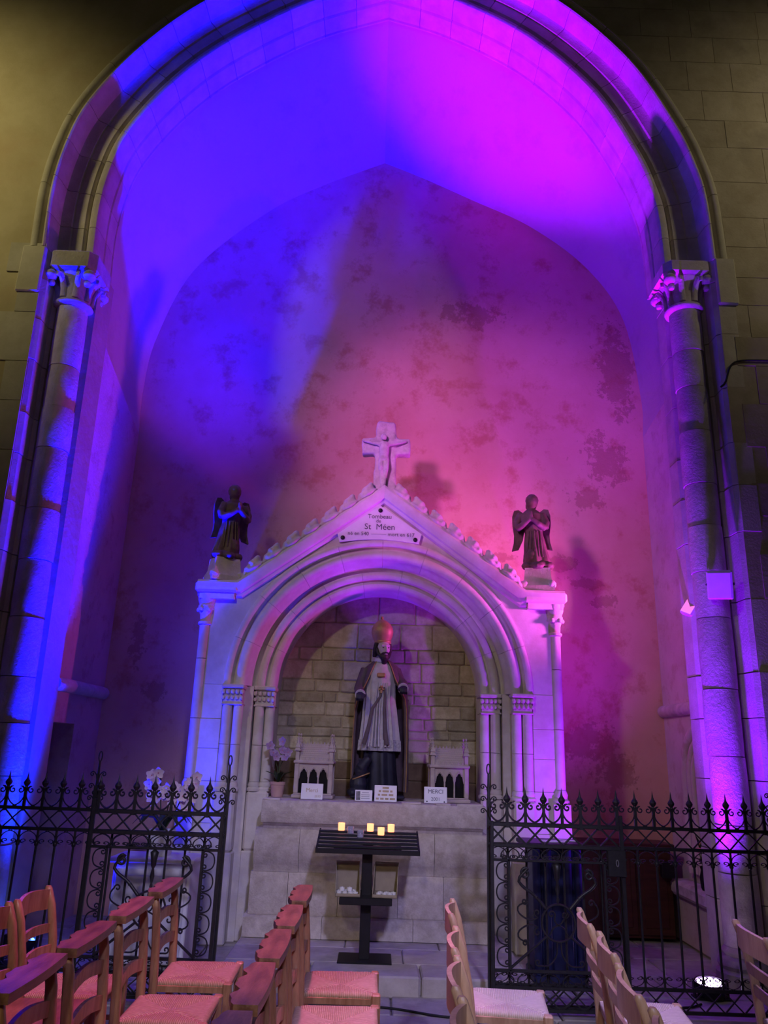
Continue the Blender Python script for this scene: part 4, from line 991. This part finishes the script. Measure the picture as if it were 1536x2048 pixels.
def top_band(G, x0, nb, spears=True):
    for k in range(nb):
        xm = x0 + BAY*(k+.5)
        piece('heart_scroll', 'heart', G, (xm, 0, 1.158))
        piece('lattice_bar', 'diag', G, (xm, .004, 1.022)); piece('lattice_bar', 'diag', G, (xm, -.004, 1.022), (-1, 1, 1))
def gatepost(G, x):
    p = piece('finial_post', 'post', G, (x, 0, 0)); piece('top_loop', 'loop', p, (0, 0, 0))
    for i in range(3): piece('finial_curls', 'curl%d' % i, p, (0, 0, 0))
def railing(x0, nb, label, posts):
    L = nb*BAY
    G = thing('iron_railing', (x0, 5.74, 0), label, 'railing')
    rail(G, 0, L, 1.15); rail(G, 0, L, 1.018); rail(G, 0, L, .165); rail(G, 0, L, .035)
    top_band(G, 0, nb)
    for k in range(nb+1):
        x = BAY*k
        if any(abs(x-p) < .05 for p in posts): continue
        piece('spear', 'spear', G, (x, 0, 1.13)); piece('upright_bar', 'bar', G, (x, 0, .16))
    for k in range(nb):
        xm = BAY*(k+.5); piece('under_scroll', 'heart', G, (xm, 0, 1.006), (1, 1, -.62)); piece('foot_scroll', 'heart', G, (xm, 0, .175), (.95, 1, .48))
        piece('lattice_bar', 'diag', G, (xm, .004, .038)); piece('lattice_bar', 'diag', G, (xm, -.004, .038), (-1, 1, 1))
    for p in posts: gatepost(G, p)
    return G
railing(-1.03-22*BAY, 22, 'black wrought iron railing with spear tips left of gate opening', (22*BAY, 22*BAY-.92, 22*BAY-2.0))
railing(.80, 26, 'black wrought iron railing with spear tips right of gate opening', (0, 2.0, 26*BAY))
def gate(xh, side, label):
    """leaf swung right back against the railing; local x runs from the hinge to the free edge"""
    G = thing('iron_gate', (xh, 5.675, 0), label, 'gate', 'open gate leaves')
    G.scale = (side*.9887, 1, 1)
    W = 7*BAY + .02
    for z, h in ((1.15, .024), (1.018, .024), (.925, .016), (.262, .020), (.165, .018), (.04, .020)): rail(G, .02, W, z, h)
    obj('hinge_stile', MB().cbox(.008, .032, -.012, .012, .02, 1.17, .003), M['iron'], G); obj('closing_stile', MB().cbox(W-.012, W+.014, -.012, .012, .02, 1.23, .003), M['iron'], G)
    top_band(G, 0, 7)
    for k in range(1, 8): piece('spear', 'spear', G, (BAY*k-(.004 if k == 7 else 0), 0, 1.13))
    xi, xo = .135, W-.125
    for x in (xi, xo): obj('inner_stile', MB().cbox(x-.008, x+.008, -.008, .008, .26, .93, .002), M['iron'], G)
    for k in range(6):
        xm = xi-.06+.02 + (W-.06)/6.2*k + .02
        piece('arch_scroll', 'heart', G, (xm+.03, 0, 1.008), (1.05, 1, -.58))
    for k in range(5):
        z = .28+.128*k; piece('c_scroll', 'cscroll', G, (.085, 0, z)); piece('c_scroll', 'cscroll', G, (W-.07, 0, z), (-1, 1, 1))
    xc = (xi+xo)/2; zc = .55
    obj('centre_ring', MB().tube([(xc+.112*math.cos(a), 0, zc+.112*math.sin(a)) for a in [2*PI*k/32 for k in range(32)]], .0075, 6, closed=True), M['iron'], G, 60)
    for s_ in (-1, 1):
        S = spiral((xc+s_*.045, zc+.05), .006, .026, 0, s_*PI*2.2, 14); S = S + smooth2([S[-1], (xc+s_*.02, zc), (xc-s_*.035, zc-.03), (xc-s_*.06, zc-.075)], 8)[1:]
        obj('monogram_scroll', MB().tube(P3(S), .0055, 6), M['iron'], G, 60)
        # S-shaped brace from the ring to the upper corner
        cu = spiral((xc+s_*.215, .845), .010, .036, PI*.5-s_*PI*2.2, PI*.5+s_*PI*.15, 18); 
        B = cu + smooth2([cu[-1], (xc+s_*.262, .81), (xc+s_*.235, .765), (xc+s_*.16, .715), (xc+s_*.082, .635)], 14)[1:]
        obj('s_brace', MB().tube(P3(B), lambda t: .0085+.003*t, 8), M['iron'], G, 60)
        obj('brace_collar', MB().ball((xc+s_*.145, 0, .70), .014, 8), M['iron'], G, 60)
        obj('lower_brace', MB().tube(P3([(xc+s_*.08, zc-.08), (xo if s_ > 0 else xi, .275)]), .0088, 6), M['iron'], G)
        for up in (1, -1):
            c0 = spiral((xc+s_*.225, zc+up*.125), .006, .022, 0, s_*up*-PI*2.0, 14)
            Q = c0 + smooth2([c0[-1], (xc+s_*.268, zc+up*.095), (xc+s_*.262, zc+up*.05), (xc+s_*.19, zc+up*.012), (xc+s_*.14, zc+up*.03)] , 14)[1:] + spiral((xc+s_*.142, zc+up*.058), .026, .006, -PI/2*up, -PI/2*up - s_*up*-PI*1.8, 12)[1:]
            obj('side_scroll', MB().tube(P3(Q), .0055, 6), M['iron'], G, 60)
        d0 = spiral((xc+s_*.145, .315), .020, .006, -PI/2, -PI/2+s_*PI*1.9, 12)
        U = smooth2([(xc+s_*.012, zc-.115), (xc+s_*.02, .36), (xc+s_*.07, .30), d0[0]], 12) + d0[1:]
        obj('foot_scroll', MB().tube(P3(U), .0055, 6), M['iron'], G, 60)
    obj('spindle', MB().lathe([(.004, .665), (.012, .69), (.006, .71), (.016, .75), (.008, .80), (.018, .82), (.022, .86), (.03, .90), (.006, .92)], (xc, 0, 0), 10), M['iron'], G, 60)
    for k in range(6):
        xm = .02 + (W-.02)/6*(k+.5); piece('low_scroll', 'heart', G, (xm, 0, .255), (1.05, 1, -.58))
        piece('lattice_bar', 'diag', G, (xm, .004, .042), (1.1, 1, .95)); piece('lattice_bar', 'diag', G, (xm, -.004, .042), (-1.1, 1, .95))
    return G
gate(-1.018, -1, 'open wrought iron gate leaf folded back left, before the white cabinet')
g2 = gate(.791, 1, 'open wrought iron gate leaf folded back right, with square lock box')
lk = obj('lock_box', MB().cbox(.81, .935, -.028, .028, .845, 1.01, .004), M['iron'], g2)
obj('key_ring', MB().tube([(.872+.008*math.cos(a), -.032, .93+.02*math.sin(a)) for a in [2*PI*k/14 for k in range(14)]], .0035, 6, closed=True), M['steelwhite'], lk, 60)

# ================================================================== FURNITURE BEHIND THE RAILING
WC = thing('white_cabinet', (-1.70, 6.65, 0), 'low white painted cabinet behind the left gate leaf', 'cabinet')
wpart('cabinet_body', MB().cbox(-2.0, -1.40, 6.52, 6.86, .02, .72, .008), M['white'], WC)
wpart('cabinet_top', MB().cbox(-2.04, -1.37, 6.48, 6.90, .72, .755, .008), M['white'], WC)
wpart('cabinet_door', MB().cbox(-1.97, -1.43, 6.508, 6.525, .08, .68, .004), M['white'], WC)
wpart('door_frame_moulding', MB().cbox(-1.97, -1.92, 6.498, 6.51, .08, .68, .003).cbox(-1.48, -1.43, 6.498, 6.51, .08, .68, .003).cbox(-1.92, -1.48, 6.498, 6.51, .63, .68, .003), M['white'], WC)
WO = thing('white_orchid_pot', (-1.70, 6.68, .757), 'white and pink orchid sprays in pale square pot on white cabinet', 'potted plant')
obj('planter', MB().rings([[(a*.075, b*.075, 0) for a, b in ((-1, -1), (1, -1), (1, 1), (-1, 1))], [(a*.095, b*.095, .19) for a, b in ((-1, -1), (1, -1), (1, 1), (-1, 1))], [(a*.085, b*.085, .19) for a, b in ((-1, -1), (1, -1), (1, 1), (-1, 1))], [(a*.08, b*.08, .15) for a, b in ((-1, -1), (1, -1), (1, 1), (-1, 1))]]), M['white'], WO)
for a in (.2, .9, 1.8, 2.6, 3.3, 4.1, 4.9, 5.6):
    L = random.uniform(.16, .24); leaf(WO, [(0, 0, .17), (L*.4*math.cos(a), L*.4*math.sin(a), .29), (L*.85*math.cos(a), L*.85*math.sin(a), .30), (L*1.15*math.cos(a), L*1.15*math.sin(a), .23)], .035)
sprays = (((-.05, -.03, .60), (( -.10, .58), (-.06, .62), (-.13, .53), (-.07, .55), (-.11, .48), (-.06, .49), (-.10, .43), (-.04, .43), (-.12, .60), (-.08, .40))),
          ((.06, -.03, .50), ((.035, .50), (.07, .475), (.04, .445), (.085, .51), (.06, .41), (.02, .46))),
          ((.20, -.03, .60), ((.245, .595), (.215, .56), (.185, .535), (.255, .545), (.16, .50), (.215, .49), (.15, .45), (.20, .42), (.17, .38), (.235, .44), (.19, .345))))
for tip, bl in sprays:
    obj('flower_stalk', MB().tube(catmull([(0, 0, .15), (tip[0]*.45, -.01, .32), tip], 9), .005, 6), M['stem'], WO, 60)
    for bx, bz in bl: blossom(WO, (bx+random.uniform(-.01, .01), -.05+random.uniform(-.03, .03), bz), .048, M['petal'], (random.uniform(-.5, .5), -1, random.uniform(-.2, .5)))
NB = thing('navy_offertory_box', (1.42, 6.55, 0), 'tall navy blue lacquered offertory box behind right gate leaf', 'offertory box')
wpart('box_body', MB().cbox(1.25, 1.60, 6.46, 6.76, .03, .93, .008), M['navy'], NB)
wpart('box_plinth', MB().cbox(1.225, 1.625, 6.43, 6.79, 0, .06, .01), M['navy'], NB)
wpart('box_lid', MB().cbox(1.17, 1.645, 6.41, 6.81, .93, .965, .008), M['black'], NB)
for x in (1.265, 1.345, 1.505, 1.585): wpart('half_round_pilaster', MB().lathe([(.034, .06), (.034, .92)], (x, 6.46, 0), 14), M['navy'], NB, 50)
wpart('coin_slot_plate', MB().cbox(1.39, 1.46, 6.448, 6.462, .78, .88, .003), M['black'], NB)
def sheet(x, y, z, w, d, rz, label):
    o = obj('paper_sheet', MB().cbox(-w/2, w/2, -d/2, d/2, 0, .004, .001), M['wax'], None, None, (x, y, z), (0, 0, rz)); tag(o, label, 'paper', 'papers on the offertory box')
sheet(1.42, 6.55, .9665, .20, .15, .1, 'white paper sheet lying left on navy box lid'); sheet(1.55, 6.64, .9665, .14, .10, -.15, 'smaller white paper sheet lying right on navy box lid')
DC = thing('dark_sideboard', (2.3, 8.05, 0), 'long low dark red wooden sideboard against the back wall', 'sideboard')
wpart('sideboard_body', MB().cbox(1.78, 2.83, 7.92, 8.28, .03, .80, .006), M['darkwood'], DC)
wpart('sideboard_top', MB().cbox(1.72, 2.86, 7.88, 8.29, .80, .845, .008), M['darkwood'], DC)
for x0, x1 in ((1.80, 2.13), (2.15, 2.48), (2.50, 2.82)):
    d = wpart('sideboard_door', MB().cbox(x0, x1, 7.90, 7.925, .06, .77, .005), M['darkwood'], DC); wpart('door_panel', MB().cbox(x0+.05, x1-.05, 7.893, 7.902, .12, .71, .004), M['darkwood'], d)
o = obj('black_control_box', MB().cbox(2.70, 2.82, 7.80, 7.872, .56, .70, .008).box(2.715, 2.805, 7.795, 7.802, .58, .62), M['black'], None); tag(o, 'small black box fixed to front of the dark sideboard', 'control box')
obj('bracket', MB().box(2.72, 2.80, 7.87, 7.892, .6, .66), M['black'], o)
RV = thing('rose_vase', (2.87, 7.22, .552), 'black vase of salmon pink roses on the niche sill', 'flower vase')
obj('vase', MB().lathe([(.035, 0), (.045, .02), (.05, .10), (.035, .16), (.045, .19), (.038, .19), (.03, .15)], (0, 0, 0), 18), M['black'], RV, 50)
for rx, ry, rz_ in ((-.05, -.03, .30), (.03, -.06, .31), (.0, .04, .34)):
    obj('rose_stem', MB().tube([(0, 0, .12), (rx*.6, ry*.6, .22), (rx, ry, rz_)], .004, 6), M['stem'], RV, 60)
    fl = obj('rose', MB().ball((rx, ry, rz_+.02), .024, 10), M['rose'], RV, 60)
    for q in range(9):
        a = q*2.4; rr = .014+.0022*q; me = petal(.030, .022, .5); 
        obj('petal', me.xf(Matrix.Translation((rx, ry, rz_+.005)) @ Matrix.Rotation(a, 4, 'Z') @ Matrix.Translation((0, rr*.7, 0)) @ Matrix.Rotation(1.15-.06*q, 4, 'X')), M['rose'], fl, 60)
for a in (.3, 1.4, 2.7, 3.9, 5.2): leaf(RV, [(0, 0, .18), (.05*math.cos(a), .05*math.sin(a), .25), (.10*math.cos(a), .10*math.sin(a), .26)], .024)
for a in (.8, 2.2, 4.4): leaf(RV, [(0, 0, .2), (.03*math.cos(a), .03*math.sin(a), .36), (.07*math.cos(a), .07*math.sin(a), .44)], .028)

# ================================================================== LIGHT FITTINGS AND CABLES
def par(loc, face, led, label):
    Pq = thing('floor_floodlight', (loc.x, loc.y, 0), label, 'floodlight', 'floor floodlights')
    q = Vector(face).to_track_quat('Z', 'Y').to_matrix().to_4x4(); M4 = Matrix.Translation((0, 0, loc.z-.06)) @ q
    obj('lamp_can', MB().lathe([(.05, -.09), (.085, -.07), (.105, .02), (.11, .03), (.11, .05), (.098, .05), (.096, .036)], (0, 0, 0), 24).xf(M4), M['black'], Pq, 40)
    fc = obj('lens_plate', MB().lathe([(.097, .030), (.097, .036), (.0, .036)], (0, 0, 0), 24).xf(M4), M['black'], Pq)
    for k in range(19):
        r, a = (0, 0) if k == 0 else ((.042, k*PI/3) if k < 7 else (.08, (k-7)*PI/6))
        obj('led_lens', MB().lathe([(.016, .036), (.015, .042), (.008, .045), (0, .046)], (r*math.cos(a), r*math.sin(a), 0), 10).xf(M4), led, fc, 60)
    for s_ in (-1, 1): obj('yoke_arm', MB().cbox(s_*.118-.006, s_*.118+.006, -.02, .02, .0, loc.z+.0, .003), M['black'], Pq)
    obj('yoke_foot', MB().cbox(-.124, .124, -.06, .06, 0, .012, .003), M['black'], Pq)
    return Pq
par(PAR_L, (.25, .10, 1), M['led_blue'], 'black floor floodlight with glowing blue LEDs at the left column')
par(PAR_R, (-.05, -.12, 1), M['led_mag'], 'black floor floodlight with glowing violet LEDs behind right railing')
def flood(name, loc, rot, lit, label, w=.20, h=.24):
    Fq = thing(name, loc, label, 'floodlight', 'wall floodlights on the right column'); Fq.rotation_euler = rot
    obj('housing', MB().cbox(-w/2, w/2, -.02, .045, -h/2, h/2, .01), M['fixture'], Fq)
    obj('front_glass', MB().cbox(-w/2+.012, w/2-.012, -.026, -.018, -h/2+.012, h/2-.012, .003), M['led_pink'] if lit else M['fixture'], Fq)
    obj('bracket', MB().tube([(-w/2-.008, .02, 0), (-w/2-.008, .085, 0), (w/2+.008, .085, 0), (w/2+.008, .02, 0)], .007, 6), M['black'], Fq)
    return Fq
flood('wall_floodlight', (2.83, 6.30, 3.02), (.35, .06, -.5), False, 'pale unlit rectangular floodlight mounted on front of the right column')
flood('wall_floodlight', (2.78, 6.82, 2.93), (-.4, .45, -1.0), True, 'small glowing pink floodlight panel behind the right column', .13, .17)
wire = [(3.02, 6.31, 4.86), (3.06, 6.285, 4.90), (3.12, 6.28, 5.06), (3.22, 6.28, 5.12), (3.5, 6.28, 5.13), (3.8, 6.28, 5.12), (4.3, 6.28, 5.13)]
tag(obj('wall_cable', MB().tube(catmull(wire, 40), .009, 6), M['cable'], None, 60), 'thin black cable running level across the right nave wall', 'cable')
cab = [(-1.9, 5.95, .007), (-1.2, 5.80, .007), (-.75, 5.68, .007), (-.2, 5.78, .007), (.15, 5.74, .007), (.55, 5.60, .007), (.75, 5.82, .007), (1.3, 5.9, .007), (2.1, 5.95, .007), (2.3, 6.05, .007)]
tag(obj('floor_cable', MB().tube(catmull(cab, 90), .0075, 6), M['cable'], None, 60), 'black power cable lying across the flagstones before the step', 'cable')

# ================================================================== CHAIRS
def slat(y0, y1, z0, z1, x, th, bow=0.0, arch=.02, dip=0.0):
    """a shaped back slat: arched edges, bowed backwards in plan"""
    n = 12; rs = []
    for k in range(n+1):
        t = k/n; y = y0+(y1-y0)*t; s_ = math.sin(PI*t); b = -bow*s_; wv = arch*s_ - dip*math.sin(3*PI*t)
        zt = z1+wv; zb = z0+arch*s_*.9
        rs.append([(x+b, y, zb), (x+b+th, y, zb), (x+b+th, y, zt), (x+b, y, zt)])
    return MB().rings(rs)
def seat_mesh(hx, hy, z, th=.028):
    """rush seat: four woven triangles meeting in shallow valleys"""
    n = 24; top = []; 
    for i in range(n+1):
        for j in range(n+1):
            u, v = 2*i/n-1, 2*j/n-1; e = min(1, max(abs(u), abs(v))); valley = .014*math.exp(-((abs(u)-abs(v))/.07)**2)*min(1, e*4)*min(1, (1-e)*8)
            zz = z - .012*(1-e)**1.2 - valley - (.010 if e > .97 else 0)
            top.append((hx*u, hy*v*(1+.04*u), zz))
    mb = MB(); fs = []
    for i in range(n):
        for j in range(n): a = i*(n+1)+j; fs.append((a, a+n+1, a+n+2, a+1))
    mb.add(top, fs)
    rim = [i*(n+1) for i in range(n+1)] + [n*(n+1)+j for j in range(1, n+1)] + [i*(n+1)+n for i in range(n-1, -1, -1)] + [j for j in range(n-1, 0, -1)]
    o = len(mb.v); m = len(rim)
    mb.v += [(mb.v[r][0]*1.015, mb.v[r][1]*1.015, z-.02) for r in rim] + [(mb.v[r][0]*.98, mb.v[r][1]*.98, z-th-.012) for r in rim]
    for k in range(m):
        k2 = (k+1) % m; mb.f += [(rim[k], rim[k2], o+k2, o+k), (o+k, o+k2, o+m+k2, o+m+k)]
    mb.f.append(tuple(o+m+k for k in range(m))); return mb
def legs(Cq, wood, hx, hy, zs, rake):
    for s_ in (-1, 1):
        obj('front_leg', MB().cbox(hx-.030, hx+.012, s_*hy-.021, s_*hy+.021, 0, zs-.003, .006), wood, Cq)
    obj('stretcher', MB().cbox(hx-.02, hx+.0, -hy, hy, .25, .275, .004), wood, Cq); obj('stretcher', MB().cbox(-hx-.02, -hx, -hy, hy, .20, .225, .004), wood, Cq)
    for s_ in (-1, 1):
        for z in (.14, .29): obj('stretcher', MB().cbox(-hx, hx, s_*hy-.009, s_*hy+.009, z, z+.022, .004), wood, Cq)
    obj('seat_rail', MB().box(hx-.022, hx-.004, -hy, hy, zs-.05, zs-.022).box(-hx, -hx+.015, -hy, hy, zs-.05, zs-.022), wood, Cq)
    for s_ in (-1, 1): obj('seat_rail', MB().box(-hx, hx-.02, s_*hy-.008, s_*hy+.008, zs-.05, zs-.024), wood, Cq)
def post(Cq, wood, hx, y, top, rake):
    rs = []
    for z, dx, w, d in ((0, .015, .018, .016), (.25, .0, .019, .017), (.45, 0, .020, .018), (.65, -.25*rake, .019, .017), (.80, -.65*rake, .018, .016), (top-.012, -rake, .017, .015), (top, -rake-.002, .010, .009)):
        rs.append([(-hx+dx+a*w, y+b*d, z) for a, b in ((-1, -.6), (-.6, -1), (.6, -1), (1, -.6), (1, .6), (.6, 1), (-.6, 1), (-1, .6))])
    obj('back_post', MB().rings(rs), wood, Cq, 50)
def chair_prayer():
    Cq = thing('prayer_chair', (0, 0, 0), 'x', 'chair'); hx, hy, zs = .185, .195, .495
    obj('rush_seat', seat_mesh(hx, hy-.005, zs), M['rush'], Cq, 50); legs(Cq, M['wood'], hx, hy, zs, .05)
    for s_ in (-1, 1): post(Cq, M['wood'], hx, s_*.20, .868, .035)
    for z in (.585, .71): obj('back_slat', slat(-.19, .19, z, z+.05, -hx-.028 if z > .6 else -hx-.014, .016, .012, .022), M['wood'], Cq, 40)
    P = []
    for k in range(25):
        t = k/24; P.append((-.25 - .018*math.sin(3*PI*t)**2 - .012*math.sin(PI*t) - (.006*math.sin(11*t*PI)), -.238+.476*t))
    P += [(-.178+.010*math.sin(PI*k/8), .238-.476*k/8) for k in range(9)]
    rs = [[(a, b, .866) for a, b in P], [(a, b, .874) for a, b in P], [(a*.985-.003, b*.985, .892) for a, b in P]]
    rs[0] = [(a*.97-.006, b*.985, .862) for a, b in P]
    obj('top_rail', MB().rings(rs), M['woodtop'], Cq, 40)
    return Cq
def chair_ladder(wood, seatmat, woodseat=False):
    Cq = thing('ladder_back_chair', (0, 0, 0), 'x', 'chair'); hx, hy, zs = .185, .19, .495
    if woodseat: obj('wooden_seat', MB().cbox(-hx-.01, hx+.02, -hy-.015, hy+.015, zs-.02, zs+.004, .008), M['woodtop'], Cq)
    else: obj('rush_seat', seat_mesh(hx, hy-.005, zs), seatmat, Cq, 50)
    legs(Cq, wood, hx, hy, zs, .07)
    for s_ in (-1, 1): post(Cq, wood, hx, s_*.195, .885, .075)
    obj('crest_rail', slat(-.195, .195, .775, .868, -hx-.075, .018, .035, .012), wood, Cq, 40)
    for z, xx in ((.67, .048), (.575, .026)): obj('back_slat', slat(-.19, .19, z, z+.042, -hx-xx, .015, .022, .012), wood, Cq, 40)
    return Cq
cp_ = chair_prayer(); cl1 = chair_ladder(M['wood'], M['rush']); cl2 = chair_ladder(M['woodl'], M['rushp']); cl3 = chair_ladder(M['wood'], M['rush'], True)
used = set()
def seat_at(proto, xback, yc, rz, back, label, group):
    """stand a chair so that its back top comes to (xback, yc)"""
    o = proto if proto.name not in used else copy_tree(proto)
    used.add(proto.name); o['label'] = label; o['group'] = group
    o.location = (xback + back*math.cos(rz), yc + back*math.sin(rz), 0.001); o.rotation_euler = (0, 0, rz); return o
G1 = 'rush seated prayer chairs left of the gate'
for yc, lb in ((4.49, 'prayer chair nearest the left gate leaf, back against the white cabinet'), (3.90, 'second prayer chair from the left gate leaf, woven rush seat'), (3.335, 'third prayer chair of left row, wavy top rail before wooden seat'), (2.80, 'nearest prayer chair at lower left corner, broad blue lit top rail')):
    seat_at(cp_, -1.085, yc, 0.02, .215, lb, G1)
G2 = 'rush seated prayer chairs in the middle row'
for yc, lb in ((4.385, 'prayer chair closest to the candle stand, pink lit rush seat'), (3.815, 'second prayer chair behind the candle stand chair, pink rush seat'), (3.29, 'third prayer chair of middle row, worn top rail end jutting left'), (2.77, 'fourth prayer chair of middle row, long worn top rail'), (2.25, 'nearest chair of middle row, only the rounded rail end showing')):
    seat_at(cp_, -.355, yc, 0.015, .215, lb, G2)
seat_at(cl1, -1.66, 4.19, .03, .26, 'ladder back chair standing farthest left by the railing bars', 'ladder back chairs at far left')
seat_at(cl3, -1.66, 3.74, .03, .26, 'ladder back chair with flat wooden seat at the left edge', 'ladder back chairs at far left')
G3 = 'pale ladder back chairs right of the candle stand'
for x, yc, lb in ((.40, 4.20, 'pale ladder back chair with lilac lit seat next to right gate leaf'), (.35, 3.53, 'second pale ladder back chair of the slanting row, lilac lit seat'), (.305, 3.02, 'third pale ladder back chair of the slanting row'), (.27, 2.52, 'nearest pale ladder back chair of the slanting row, lower edge')):
    seat_at(cl2, x, yc, -.11, .26, lb, G3)
G4 = 'ladder back chairs before the right gate leaf'
for x, yc, lb in ((1.02, 4.065, 'ladder back chair farthest back of row before navy box'), (.97, 3.525, 'second ladder back chair of row before navy box'), (.89, 2.985, 'third ladder back chair of row before navy box'), (.84, 2.47, 'nearest ladder back chair of row before navy box, bottom edge')):
    seat_at(cl2, x, yc, -.13, .26, lb, G4)
seat_at(cl2, 1.73, 3.89, -.10, .26, 'single pale ladder back chair cut by the right picture edge', 'ladder back chairs at far right')
